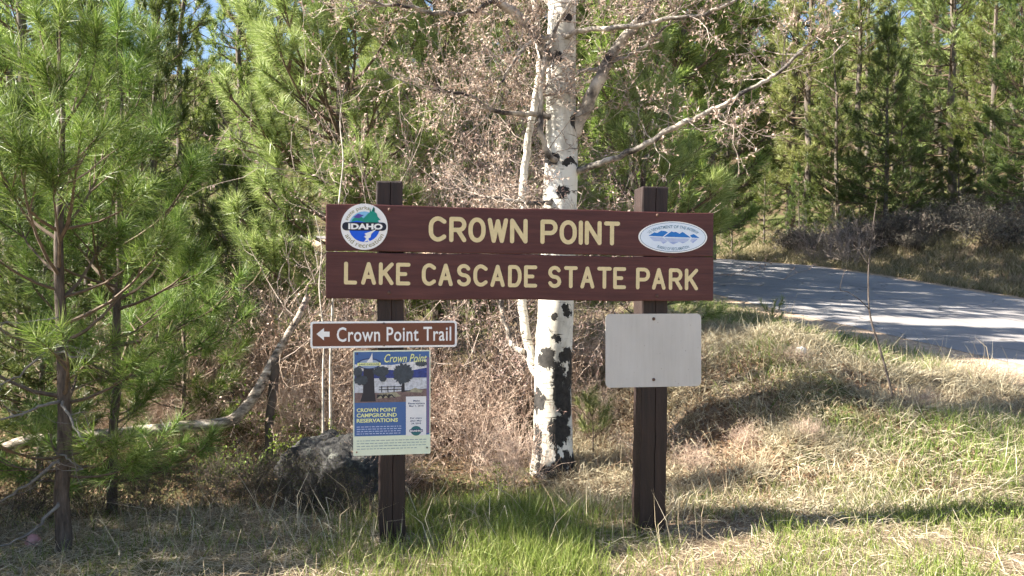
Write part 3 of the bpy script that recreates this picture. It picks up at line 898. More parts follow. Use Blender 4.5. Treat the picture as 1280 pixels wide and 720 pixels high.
def aspen_bark(name, knots, dark_base=1.0):
    m, nt, b = new_mat(name)
    c = coord(nt)
    nz = noise(nt, c, 9, 6, .65)
    white = ramp(nt, noise(nt, c, 3.5, 6, .6, (1, 1, .6)), [(.3, (.56, .52, .44)), (.55, (.72, .69, .61)), (.75, (.80, .78, .72))]).outputs[0]
    # thin horizontal lenticels
    len_ = ramp(nt, noise(nt, c, 6, 3, .5, (1.3, 1.3, 9)), [(.60, (1, 1, 1)), (.66, (.45, .42, .38)), (.71, (.05, .045, .04))]).outputs[0]
    col = mix(nt, 1.0, white, len_, 'MULTIPLY')
    stain = ramp(nt, noise(nt, c, 5, 7, .7, (1, 1, .45)), [(.42, (.55, .53, .50)), (.56, (1, 1, 1))]).outputs[0]
    col = mix(nt, .75, col, stain, 'MULTIPLY')
    dark = ramp(nt, noise(nt, c, 25, 6, .7), [(.3, (.008, .008, .008)), (.7, (.055, .050, .046))]).outputs[0]
    sx = nt.nodes.new("ShaderNodeSeparateXYZ"); nt.links.new(c, sx.inputs[0])
    n1 = nt.nodes.new("ShaderNodeTexNoise"); n1.inputs["Scale"].default_value = 7; n1.inputs["Detail"].default_value = 5; n1.inputs["Roughness"].default_value = .65
    nt.links.new(c, n1.inputs["Vector"])
    s1 = nt.nodes.new("ShaderNodeSeparateColor"); nt.links.new(n1.outputs["Color"], s1.inputs[0])
    dx_ = math_n(nt, 'ADD', sx.outputs[0], math_n(nt, 'MULTIPLY', math_n(nt, 'SUBTRACT', s1.outputs[0], .5), .16))
    dz_ = math_n(nt, 'ADD', sx.outputs[2], math_n(nt, 'MULTIPLY', math_n(nt, 'SUBTRACT', s1.outputs[1], .5), .22))
    pat = None
    front = math_n(nt, 'LESS_THAN', sx.outputs[1], 10)
    for (kx, kz, ka, kb) in knots:
        ex = math_n(nt, 'DIVIDE', math_n(nt, 'SUBTRACT', dx_, kx), ka)
        ez = math_n(nt, 'DIVIDE', math_n(nt, 'SUBTRACT', dz_, kz), kb)
        r2 = math_n(nt, 'ADD', math_n(nt, 'MULTIPLY', ex, ex), math_n(nt, 'MULTIPLY', ez, ez))
        f = math_n(nt, 'SUBTRACT', 1.35, r2)
        pat = f if pat is None else math_n(nt, 'MAXIMUM', pat, f)
    rag = math_n(nt, 'MULTIPLY', math_n(nt, 'SUBTRACT', noise(nt, c, 26, 7, .8, (1, 1, .6)), .5), 3.4)
    if pat is not None:
        k1 = math_n(nt, 'GREATER_THAN', math_n(nt, 'ADD', pat, rag), .35)
        col = mix(nt, k1, col, dark)
    # old furrowed bark at the foot
    zb = math_n(nt, 'MULTIPLY_ADD', sx.outputs[2], -1.0); nt.nodes[-1].inputs[2].default_value = dark_base
    lowr = math_n(nt, 'MULTIPLY', math_n(nt, 'SUBTRACT', noise(nt, c, 4.5, 6, .65, (1.6, 1.6, .7)), .5), 3.2)
    k2 = math_n(nt, 'GREATER_THAN', math_n(nt, 'ADD', math_n(nt, 'MULTIPLY', zb, 1.6), lowr), .55)
    col = mix(nt, k2, col, dark)
    nt.links.new(col, b.inputs["Base Color"])
    b.inputs["Roughness"].default_value = .75; b.inputs["Specular IOR Level"].default_value = .25
    bump(nt, b, nz, .35, .015)
    return m

def twig_tree(starts, rng, twigs, buds, levels=3, budsize=(.02, .011), bud_n=5, up=.25, rad=.006, split=(3, 5), curl=.35):
    """starts: list of (point, direction, length). Grows branching twigs and collects tips."""
    cur = [(np.asarray(p, float), norm(np.asarray(d, float)), L, rad) for p, d, L in starts]
    P0 = []; P1 = []; R0 = []; R1 = []; bp = []; bd = []
    for lev in range(levels):
        nxt = []
        for p, d, L, r in cur:
            nseg = 4
            q = p.copy(); dd = d.copy()
            pts = [q.copy()]
            for k in range(nseg):
                dd = norm(dd + rng.normal(0, curl, 3) * .6 + np.array([0, 0, up * .35]))
                q2 = q + dd * L / nseg
                P0.append(q); P1.append(q2); R0.append(r * (1 - .6 * k / nseg)); R1.append(r * (1 - .6 * (k + 1) / nseg))
                q = q2; pts.append(q.copy())
            if lev == levels - 1:
                for b in range(bud_n):
                    f = rng.uniform(.15, 1) * nseg; i = min(int(f), nseg - 1)
                    bp.append(pts[i] + (pts[i + 1] - pts[i]) * (f - i)); bd.append(norm(dd * .4 + rng.normal(0, .7, 3) + np.array([0, 0, -.35])))
            else:
                for s_ in range(rng.integers(split[0], split[1] + 1)):
                    f = rng.uniform(.25, 1) * nseg; i = min(int(f), nseg - 1)
                    pt = pts[i] + (pts[i + 1] - pts[i]) * (f - i)
                    nd = norm(dd + rng.normal(0, .75, 3) + np.array([0, 0, up]))
                    nxt.append((pt, nd, L * rng.uniform(.45, .75), r * .6))
        cur = nxt
    if P0: segs(twigs, np.array(P0), np.array(P1), np.maximum(np.array(R0), .0012), np.maximum(np.array(R1), .0011))
    if bp and buds is not None:
        n = len(bp)
        leaves(buds, np.array(bp), np.array(bd), budsize[0] * rng.uniform(.6, 1.4, n), budsize[1] * rng.uniform(.6, 1.4, n))

AD = 7.0
abase = at(690, 600, AD); abase[2] = float(gh(abase[0], abase[1])) - .02
asp = empty("aspen_tree", abase)
tag(asp, "tall white-barked aspen with black scars standing behind the park sign", "tree")
def aw(px, py, D=AD): return at(px, py, D)
tp = [aw(690, 612), aw(691, 560), aw(691, 500), aw(692, 440), aw(695, 380), aw(698, 310), aw(700, 245), aw(702, 180), aw(701, 120), aw(702, 60), aw(703, 0), aw(706, -80), aw(704, -180), aw(710, -300), aw(712, -420)]
tw = np.array([66, 50, 46, 46, 44.5, 43, 43, 40, 37, 36, 34, 30, 25, 18, 10]) / 2 / 1000 * AD
def kn(px, py, a, b):
    p = at(px, py, AD) - abase; return (p[0], p[2], a / 1000 * AD, b / 1000 * AD)
knots = [kn(703, 240, 8, 9), kn(686, 200, 11, 9), kn(712, 206, 10, 5), kn(695, 78, 10, 9), kn(683, 446, 11, 14), kn(706, 444, 9, 10), kn(697, 480, 8, 32), kn(673, 500, 8, 14), kn(698, 535, 15, 16), kn(718, 152, 5, 14), kn(706, 388, 6, 6), kn(692, 395, 4, 4), kn(705, 26, 8, 6), kn(686, 585, 20, 12), kn(706, 505, 7, 34), kn(672, 550, 6, 22), kn(695, 420, 7, 5), kn(712, 470, 5, 22)]
M['aspen'] = aspen_bark("aspen_bark", knots, .40)
M['aspen_limb'] = noisy("aspen_limb_bark", [(.38, (.035, .03, .03)), (.47, (.16, .14, .12)), (.58, (.42, .37, .31)), (.72, (.62, .57, .49))], 5.5, .75, (1, 1, 1), .3, .01)
mb = MB(); tpS = smooth(tp, 6); twS = np.interp(np.linspace(0, len(tw) - 1, len(tpS)), np.arange(len(tw)), tw)
tube(mb, tpS, twS, 20, wob=.012)
link("trunk", mb.mesh("trunk", M['aspen'], True, abase), asp)
LIMBS = [
    ([(712, 175, 7.0), (724, 150, 6.97), (747, 105, 6.9), (772, 58, 6.85), (801, 25, 6.8), (818, -10, 6.75), (835, -70, 6.7), (860, -150, 6.6)], 9.5, 3, 'limb'),
    ([(715, 216, 7.0), (735, 209, 6.9), (758, 202, 6.8), (801, 184, 6.7), (837, 162, 6.6), (873, 146, 6.5), (905, 130, 6.45), (940, 110, 6.4), (970, 92, 6.4), (1003, 64, 6.3)], 4.6, 1.8, 'limb'),
    ([(697, 95, 7.0), (682, 68, 6.95), (671, 43, 6.9), (646, 18, 6.8), (617, -2, 6.75), (585, -30, 6.7), (550, -80, 6.6)], 8.5, 3, 'limb'),
    ([(690, 470, 7.02), (668, 462, 7.1), (655, 395, 7.25), (650, 330, 7.35), (653, 249, 7.4), (657, 202, 7.4), (662, 162, 7.4), (669, 126, 7.4), (674, 70, 7.5), (668, 0, 7.6), (660, -90, 7.6)], 6.5, 3.5, 'stem'),
    ([(655, 440, 7.12), (640, 429, 7.3), (628, 395, 7.4), (626, 372, 7.5), (618, 300, 7.6)], 4, 2, 'stem'),
    ([(700, 45, 6.95), (680, 48, 6.8), (657, 58, 6.7), (640, 80, 6.6), (622, 110, 6.55)], 3.4, 1.2, 'limb'),
    ([(704, 44, 6.9), (729, 38, 6.75), (783, 34, 6.6), (837, 23, 6.5), (872, 20, 6.45), (905, 8, 6.4), (950, -20, 6.4)], 3.6, 1.3, 'limb'),
    ([(697, 205, 6.93), (684, 190, 6.8), (676, 160, 6.72), (676, 120, 6.7), (682, 70, 6.68), (693, 38, 6.65), (706, 15, 6.6), (722, -15, 6.6)], 4, 1.6, 'limb'),
    ([(615, 0, 6.76), (584, 16, 6.7), (541, 16, 6.6), (510, 8, 6.55), (470, 3, 6.5), (430, -10, 6.5)], 3.3, 1.2, 'limb'),
    ([(690, 145, 6.93), (665, 143, 6.9), (640, 142, 6.85), (612, 137, 6.8), (590, 120, 6.75), (560, 115, 6.7)], 4, 1.4, 'limb'),
    ([(720, 90, 6.95), (745, 86, 6.9), (770, 75, 6.85), (800, 62, 6.8), (830, 35, 6.75), (850, 10, 6.7)], 3, 1.2, 'limb'),
    ([(690, 252, 6.9), (665, 254, 6.7), (640, 250, 6.6), (610, 246, 6.55)], 3.5, 1.4, 'limb'),
    ([(704, 60, 7.1), (720, -10, 7.3), (745, -90, 7.6), (775, -180, 7.9)], 8, 3, 'limb'),
    ([(706, -60, 7.0), (680, -120, 6.8), (640, -190, 6.6)], 8, 3, 'limb'),
    ([(700, 20, 7.0), (660, -40, 7.4), (610, -90, 7.8), (560, -150, 8.1)], 7, 2.5, 'limb'),
]
rngA = np.random.default_rng(3)
twm, bdm = MB(), MB()
for P, r0, r1, nm in LIMBS:
    pts = np.array([at(*p) for p in P]); S_ = smooth(pts, 5)
    S_ = S_ + rngA.normal(0, .006, S_.shape)
    rr = np.linspace(r0, r1, len(S_)) / 1000 * AD
    mb = MB(); tube(mb, S_, rr, 9, wob=.05)
    link(nm, mb.mesh(nm, M['aspen'] if nm == 'stem' and r0 > 5 else M['aspen_limb'], True, abase), asp)
    n = int(len(S_) * ((.9 if P[-1][0] < 700 else .45) if nm == 'limb' else .5))
    st = []
    for k in range(n):
        i = rngA.integers(int(len(S_) * (.3 if P[-1][0] > 640 else .5)), len(S_)); d = norm(rngA.normal(0, 1, 3) + np.array([(.7 if P[-1][0] > 700 else -.7), .1, .35]))
        st.append((S_[i], d, rngA.uniform(.25, .6)))
    st.append((S_[-1], S_[-1] - S_[-2], .5))
    twig_tree(st, rngA, twm, bdm, 3, (.032, .0105), 8, .2, .005, (3, 4))
# a few fine twigs straight from the trunk
st = [(tpS[i] + np.array([rngA.choice([-1, 1]) * .12, -.1, 0]), norm(np.array([rngA.normal(), -.5, .3])), rngA.uniform(.2, .5)) for i in rngA.integers(34, 62, 14)]
twig_tree(st, rngA, twm, bdm, 2, (.028, .013), 3, .1, .0045, (2, 4))
link("twigs", twm.mesh("twigs", M['twig'], False, abase), asp, stuff=True)
link("catkins", bdm.mesh("catkins", M['bud'], False, abase), asp, stuff=True)

# ------------------------------------------------------------------ pines
def make_pine(rng, H, r0, cb, L0, spacing, nb, nsub, K, nl, nw, prof=.8, sparse=1.0, shoot=.22, lean=0.0, top_el=55, low_el=5, wide=1.0):
    trunk, br, nd, dd_ = MB(), MB(), MB(), MB()
    nz = 14
    zz = np.linspace(-.15, H, nz)
    px = np.cumsum(rng.normal(0, H * .0035, nz)) + lean * zz; py = np.cumsum(rng.normal(0, H * .0035, nz))
    px -= px[0]; py -= py[0]
    tube(trunk, np.stack([px, py, zz], 1), r0 * (1 - zz.clip(0) / H) ** .8 + r0 * .10, 8, wob=.04, rng=rng)
    tr_at = lambda z: np.array([np.interp(z, zz, px), np.interp(z, zz, py), z])
    sp0, sd = [], []
    P0, P1, R0, R1 = [], [], [], []
    z = cb
    while z < H * .985:
        t = (z - cb) / (H - cb)
        L = (L0 * (1 - t) ** prof * min(1, .65 + 1.6 * t) + .10)
        n = max(2, int(round(nb * rng.uniform(.75, 1.2))))
        a0 = rng.uniform(0, 6.28)
        for k in range(n):
            if rng.random() > sparse: continue
            a = a0 + k * 6.28 / n + rng.normal(0, .25)
            l = L * rng.uniform(.65, 1.15)
            el = math.radians(low_el + (top_el - low_el) * t ** 1.2 + rng.normal(0, 7))
            hd = np.array([math.cos(a), math.sin(a), 0])
            p = tr_at(z + rng.normal(0, spacing * .15)); pts = [p]
            m = 5; e = el - .15
            for i in range(m):
                e += .16 + rng.normal(0, .05)
                dv = hd * math.cos(e) + np.array([0, 0, math.sin(e)]); p = p + dv * l / m; pts.append(p)
                hd = norm(hd + np.append(rng.normal(0, .08, 2), 0))
            rb = max(.004, l * .014 + r0 * .04)
            for i in range(m):
                P0.append(pts[i]); P1.append(pts[i + 1]); R0.append(rb * (1 - .75 * i / m)); R1.append(rb * (1 - .75 * (i + 1) / m))
            sp0.append(pts[-1]); sd.append(norm(pts[-1] - pts[-2]))
            ns = max(1, int(round(nsub * l / max(L0, .2) + rng.uniform(0, 1))))
            for j in range(ns):
                s_ = rng.uniform(.3, .95); f_ = s_ * m; i = min(int(f_), m - 1)
                q = pts[i] + (pts[i + 1] - pts[i]) * (f_ - i)
                fw = norm(pts[i + 1] - pts[i]); side = np.array([-fw[1], fw[0], 0]) * (1 if j % 2 else -1)
                dv = norm(fw * .7 + side * rng.uniform(.5, 1) + np.array([0, 0, rng.uniform(0, .5)]))
                ls = l * (1 - s_) * .55 + rng.uniform(.06, .14) * max(1, L0 * .5)
                q2 = q + dv * ls
                P0.append(q); P1.append(q2); R0.append(rb * .45); R1.append(rb * .25)
                sp0.append(q2); sd.append(norm(dv + np.array([0, 0, .35])))
                if ls > shoot * 1.6:
                    sp0.append(q + dv * ls * .55); sd.append(norm(dv + rng.normal(0, .4, 3)))
        z += spacing * rng.uniform(.8, 1.2)
    sp0.append(tr_at(H)); sd.append(np.array([0, 0, 1.0]))
    segs(br, np.array(P0), np.array(P1), np.array(R0), np.array(R1), 4)
    sp0 = np.array(sp0); sd = np.array(sd); n = len(sp0)
    # needles: a brush of K around each shoot
    kk = np.repeat(np.arange(n), K)
    f = rng.random(len(kk)) ** .8
    base = sp0[kk] + sd[kk] * ((f - .75) * shoot)[:, None]
    a, b = perp(sd); th = rng.uniform(0, 6.283, len(kk))
    rad = a[kk] * np.cos(th)[:, None] + b[kk] * np.sin(th)[:, None]
    spread = np.radians(rng.uniform(18, 72, len(kk)) * (1.15 - .55 * f) * wide)
    dv = sd[kk] * np.cos(spread)[:, None] + rad * np.sin(spread)[:, None] + np.array([0, 0, -.12])
    blades(nd, base, dv, nl * rng.uniform(.7, 1.1, len(kk)), nw)
    return trunk, br, nd

def pine_thing(name, parts, mats, loc, rz=0, scale=1.0):
    o = empty(name, loc, rz, scale)
    t, b, n = parts
    link("trunk", t.mesh("trunk", mats[0], True), o)
    link("branches", b.mesh("branches", mats[1]), o, stuff=True)
    link("needles", n.mesh("needles", mats[2]), o, stuff=True)
    return o

def gpos(px, D, sink=.03):
    x = (px - 640) / 1000 * D
    return (x, D, float(gh(x, D)) - sink)

near_m = (M['pine_bark'], M['pine_twig'], M['needle_near'])
# the young pine at the left edge
r = np.random.default_rng(21)
o = pine_thing("young_pine", make_pine(r, 3.2, .044, .55, 1.0, .33, 5, 4, 120, .175, .0038, .5, .9, .20, 0, 60, 0, wide=1.3), near_m, gpos(76, 4.85), .4)
tag(o, "bright green young pine at the left edge with thin grey trunk", "pine tree")
# bare grey dead branches on its lower trunk
P1b = np.array(o.location)
mbd = MB(); rngD = np.random.default_rng(7)
for path, r0 in (([(74, 441, 4.85), (55, 442, 4.8), (25, 468, 4.75), (0, 480, 4.7), (-25, 492, 4.65)], .011), ([(76, 441, 4.85), (100, 446, 4.75), (125, 448, 4.7), (140, 446, 4.65)], .010),
                 ([(74, 503, 4.85), (50, 508, 4.8), (20, 520, 4.75), (-20, 530, 4.7)], .014), ([(76, 504, 4.82), (86, 520, 4.7), (100, 545, 4.6), (112, 558, 4.55), (126, 565, 4.5)], .012),
                 ([(74, 575, 4.85), (40, 600, 4.75), (10, 620, 4.7), (-25, 640, 4.65)], .014), ([(74, 628, 4.85), (50, 655, 4.75), (20, 675, 4.7), (-20, 690, 4.65)], .016), ([(78, 570, 4.85), (90, 577, 4.8), (104, 586, 4.75)], .008), ([(73, 397, 4.85), (40, 402, 4.8), (0, 403, 4.7)], .008)):
    S_ = smooth([at(*p) for p in path], 4); S_ = S_ + rngD.normal(0, .006, S_.shape)
    tube(mbd, S_, np.linspace(r0 * .8, r0 * .25, len(S_)), 7, wob=.1)
    twig_tree([(S_[i], norm(S_[i] - S_[i - 1] + rngD.normal(0, .6, 3)), rngD.uniform(.08, .22)) for i in rngD.integers(4, len(S_), 5)], rngD, mbd, None, 2, up=0, rad=.003, split=(1, 2))
me = mbd.mesh("dead_branches", M['dead_wood'], True)
me.transform(Matrix.Rotation(-.4, 4, 'Z') @ Matrix.Translation((-P1b[0], -P1b[1], -P1b[2])))
link("dead_branches", me, o, stuff=True)

r = np.random.default_rng(22)
o = pine_thing("young_pine", make_pine(r, 3.5, .034, .3, 1.05, .34, 5, 4, 110, .175, .0042, .55, .9, .20, 0, 60, 2, wide=1.3), near_m, gpos(141, 5.75), 1.4)
tag(o, "second young pine just behind and right of the left edge pine", "pine tree")
r = np.random.default_rng(23)
o = pine_thing("young_pine", make_pine(r, 1.7, .022, .15, .8, .26, 5, 5, 80, .16, .0046, .7, .95, .2, 0, 60, 5), near_m, gpos(228, 7.5), 2.2)
tag(o, "short bushy young pine between the left pines and the fallen log", "pine tree")
# big sunlit pine behind the sign
r = np.random.default_rng(24)
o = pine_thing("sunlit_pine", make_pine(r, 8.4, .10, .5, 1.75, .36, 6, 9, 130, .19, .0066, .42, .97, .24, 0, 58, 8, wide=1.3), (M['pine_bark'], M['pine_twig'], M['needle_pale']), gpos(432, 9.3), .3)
tag(o, "large sunlit pale green pine rising behind the left half of the sign", "pine tree")
r = np.random.default_rng(25)
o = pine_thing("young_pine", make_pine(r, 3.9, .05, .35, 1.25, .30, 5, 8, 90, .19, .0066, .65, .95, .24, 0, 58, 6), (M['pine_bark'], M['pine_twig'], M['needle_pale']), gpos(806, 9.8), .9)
tag(o, "bright yellow-green young pine behind the aspen and the right post", "pine tree")
r = np.random.default_rng(26)
o = pine_thing("pine_seedling", make_pine(r, .36, .006, .2, .10, .08, 4, 1, 34, .085, .0045, .6, 1, .07, 0, 60, 25), (M['pine_bark'], M['pine_twig'], M['needle_pale']), gpos(964, 9.6), 0)
tag(o, "tiny pine seedling at the roadside just right of the sign", "seedling")
r = np.random.default_rng(27)
o = pine_thing("pine_seedling", make_pine(r, .45, .007, .2, .16, .12, 4, 1, 40, .10, .0035, .6, 1, .09, 0, 60, 20), (M['pine_bark'], M['pine_twig'], M['needle_pale']), gpos(741, 7.3), 0)
tag(o, "small pine seedling beside the aspen trunk, left of the blank plate", "seedling")

r = np.random.default_rng(28)
o = pine_thing("sunlit_pine", make_pine(r, 7.0, .08, .6, 1.5, .36, 6, 8, 130, .19, .0066, .5, .97, .24, 0, 58, 8, wide=1.3), (M['pine_bark'], M['pine_twig'], M['needle_pale']), gpos(545, 10.6), 1.3)
tag(o, "second sunlit pine half hidden by budding twigs above the sign's middle", "pine tree")
# taller pines: a few kinds, copied
far_m = (M['far_bark'], M['pine_twig'], M['needle_far'])
kinds = []
for sd_, (H, cb, L0, spc, nb, ns, K, nl, nw) in enumerate([(12, .9, 2.2, .46, 5, 10, 38, .25, .018), (14, 2.2, 2.5, .50, 5, 10, 38, .27, .019), (9.0, .4, 2.1, .42, 5, 10, 38, .24, .017), (15, 5.0, 2.1, .52, 5, 9, 36, .27, .020), (7.0, .3, 1.8, .38, 5, 9, 38, .22, .016)]):
    r = np.random.default_rng(100 + sd_)
    parts = make_pine(r, H, H * .0105, cb, L0, spc, nb, ns, K, nl, nw, .75, .9, .34, 0, 50, -4)
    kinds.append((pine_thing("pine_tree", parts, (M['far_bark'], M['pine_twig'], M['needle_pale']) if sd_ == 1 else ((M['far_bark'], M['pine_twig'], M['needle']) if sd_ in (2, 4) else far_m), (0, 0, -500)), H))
used = set()
def pine_at(kind, px, D, H, label, group=None, rz=None, xy=None):
    proto, h0 = kinds[kind]
    if kind in used: o = copy_tree(proto)
    else: o = proto; used.add(kind)
    if xy is None: loc = gpos(px, D, .1)
    else: loc = (xy[0], xy[1], float(gh(xy[0], xy[1])) - .1)
    o.location = loc; s_ = H / h0; o.scale = (s_, s_, s_)
    o.rotation_euler = (0, 0, random.uniform(0, 6.28) if rz is None else rz)
    for k in ("group",):
        if k in o: del o[k]
    tag(o, label, "pine tree", group)
    return o
pine_at(0, 40, 12, 9.5, "dark pine with a thick trunk behind the left edge pine's tip")
pine_at(4, 20, 8.2, 3.6, "bushy pine showing low behind the left edge pine")
pine_at(2, 190, 9.5, 5.2, "mid-sized pine filling the gap behind the two left young pines")
pine_at(0, 225, 19, 9.5, "dark bluish pine below the patch of open sky")
pine_at(0, 252, 28, 8.6, "far pine closing the lower part of the gap of open sky")
pine_at(3, 304, 21, 11, "slender bare-stemmed pine right of the patch of open sky")
pine_at(1, 345, 24, 14, "tall hazy pine above the slender stems left of the sunlit pine")
pine_at(4, 285, 12.5, 4.2, "bushy pine low behind the fallen log")
pine_at(4, 50, 6.9, 2.6, "low bushy pine right behind the left edge pine's trunk")
pine_at(4, 178, 8.6, 2.4, "low bushy pine between the two thin dark stems on the left")
pine_at(4, 290, 9.2, 3.0, "low bushy pine above the middle of the fallen log")
pine_at(4, 110, 9.0, 4.2, "dense pine filling the space behind the second young pine")
pine_at(2, 110, 14, 8.5, "pine rising between the tips of the two left young pines")
pine_at(1, 560, 16.5, 11, "tall dark pine behind the aspen's budding branches, left of its trunk")
pine_at(2, 640, 14.5, 7.5, "dense pine directly behind the aspen's second stem")
pine_at(2, 745, 14.5, 8.5, "dark pine right behind the aspen's rising right limb")
pine_at(0, 845, 17.5, 12.5, "tall pine beside the road seen above the right post")
pine_at(1, 790, 21, 14, "tall pine behind the bright young pine near the right post")
pine_at(0, 890, 24, 13, "tall roadside pine above the sign's right end")
pine_at(3, 905, 31, 13, "slim dark-trunked pine just right of the sign's right end")
pine_at(3, 938, 36, 15, "slim far pine left of the aspen limb's tip")
pine_at(0, 985, 33, 10, "pine with a leaning dark stem at the bend of the road")
pine_at(1, 1012, 29, 13, "tall pine above the road bend with a dark straight trunk")
pine_at(2, 1046, 27, 7.5, "dark forked pine behind the pale bare bush at the roadside")
pine_at(4, 1106, 25, 7.2, "dark green conical pine at the top of the right bank")
pine_at(1, 1188, 30, 15, "tall pale pine with a light trunk at the upper right")
pine_at(2, 1150, 34, 9, "yellow-green pine between the dark conical pine and the pale one")
pine_at(0, 1240, 27, 10.5, "pine above the sagebrush near the right edge")
pine_at(2, 1285, 22, 7.5, "pine cut by the right edge of the picture")
pine_at(3, 1075, 40, 15, "tall far pine behind the dark conical one")
pine_at(1, 1120, 46, 16, "farthest tall pine above the right bank")
pine_at(0, 1222, 40, 14, "tall far pine between the pale pine and the right edge")
for x_, y_, k, H, lb in ((2.0, 13.2, 0, 9.5, "roadside pine nearest behind the bright young pine"), (0.9, 15.8, 1, 12, "tall pale pine right behind the aspen's trunk"), (2.7, 15.8, 0, 12, "second tall pine in the row along the road's left side"), (0.5, 18.5, 0, 13, "tall pine deep behind the aspen trunk"), (2.3, 18.8, 2, 12, "full-crowned pine in the row along the road"), (1.0, 22, 0, 14, "rear pine of the row along the road, left of the right post"), (2.9, 24, 1, 14, "tallest pale pine of the row along the road")):
    pine_at(k, 0, 0, H, lb, xy=(x_, y_))
for px, D, H, lb in ((915, 27, 3.2, "low bushy pine at the forest edge beside the road bend"), (955, 29, 3.8, "low pine between slim trunks at the road bend"), (1000, 28, 3.0, "low pine left of the pale bare bush"), (1075, 29, 3.4, "low pine between the forked pine and the dark conical pine"), (1140, 28, 3.6, "low pine at the top of the sagebrush bank"), (1200, 25, 3.0, "low pine under the tall pale pine"), (1262, 24, 3.4, "low pine above the sagebrush beside the right edge")):
    pine_at(4, px, D, H, lb)
# the wood goes on behind and beside them
rw = np.random.default_rng(77)
cnt = 0
spots = []
while cnt < 84:
    y_ = rw.uniform(30, 75) if cnt < 60 else rw.uniform(24, 44); px = rw.uniform(-120, 1400)
    x_ = (px - 640) / 1000 * y_
    if abs(float(road_d(x_, y_))) < 5.5: continue
    if 215 < px < 290 and y_ < 60 and rw.random() < .9: continue
    if any((x_ - a) ** 2 + (y_ - b) ** 2 < 5 for a, b in spots): continue
    spots.append((x_, y_)); cnt += 1
    side = "behind the left half of the sign" if px < 640 else "beyond the road on the right"
    pine_at(int(rw.integers(0, 5)), px, y_, float(rw.uniform(9, 17) if cnt < 60 else rw.uniform(3, 5.5)), ("tall distant pine in the thick wood " if cnt <= 60 else "low young pine under the trees of the wood ") + side, ("tall" if cnt <= 60 else "low") + " distant pines in the wood " + side)
# trees beside the clearing, out of the picture, that shade the left foreground and the road
for x_, y_, k, H in ((-4.75, 4.35, 4, 3.4), (-6.4, 4.6, 2, 5.0), (-5.7, 5.3, 4, 4.0), (-4.5, 5.3, 4, 2.6), (-4.0, 4.2, 4, 2.2), (-3.75, 4.75, 4, 1.7)):
    pine_at(k, 0, 0, H, "pine beside the clearing, past the left edge", "pines past the left edge", xy=(x_, y_))

# ------------------------------------------------------------------ shrubs
def shrub(name, rng, stems, h, spread, levels, budsize, bud_n, twmat, budmat, rad=.006, up=.35, split=(3, 5), curl=.35, budname="buds"):
    tw_, bd_ = MB(), MB()
    st = []
    for k in range(stems):
        a = rng.uniform(0, 6.28); rr = rng.uniform(0, spread * .25)
        d = np.array([math.cos(a) * rng.uniform(.1, spread), math.sin(a) * rng.uniform(.1, spread), 1.0])
        st.append((np.array([math.cos(a) * rr, math.sin(a) * rr, -.03]), d, h * rng.uniform(.5, .8)))
    twig_tree(st, rng, tw_, bd_, levels, budsize, bud_n, up, rad, split, curl)
    o = empty(name, (0, 0, -500))
    link("twigs", tw_.mesh("twigs", twmat), o, stuff=True)
    if bud_n: link(budname, bd_.mesh(budname, budmat), o, stuff=True)
    return o
_used = {}
def place(proto, xy, label, cat, group=None, scale=1.0, rz=None, sink=.02):
    if proto.name in _used: o = copy_tree(proto)
    else: o = proto; _used[proto.name] = 1
    if "group" in o: del o["group"]
    o.location = (xy[0], xy[1], float(gh(xy[0], xy[1])) - sink)
    o.scale = (scale,) * 3 if np.isscalar(scale) else scale
    o.rotation_euler = (0, 0, random.uniform(0, 6.28) if rz is None else rz)
    return tag(o, label, cat, group)
X = lambda px, D: ((px - 640) / 1000 * D, D)

r = np.random.default_rng(31)
tall = [shrub("budding_shrub", np.random.default_rng(300 + k), 7, 3.0, .5, 4, (.034, .0105), 11, M['twig'], M['bud'], .010, .22, (4, 5), .33, "catkins") for k in range(2)]
for k, (px, D, s_, lb) in enumerate([(520, 8.6, .95, "tall budding shrub behind the left post top"), (585, 9.1, 1.25, "tall pinkish budding shrub left of the aspen, full of catkins"), (645, 9.3, 1.15, "budding shrub close behind the aspen's second stem"), (392, 8.4, .55, "low budding shrub at the left end of the sign"), (330, 9.2, .5, "small budding shrub above the bend of the fallen log"), (615, 8.7, .95, "shorter budding shrub tangled beside the aspen trunk")]):
    place(tall[k % 2], X(px, D), lb, "shrub", "budding shrubs behind the sign", s_)

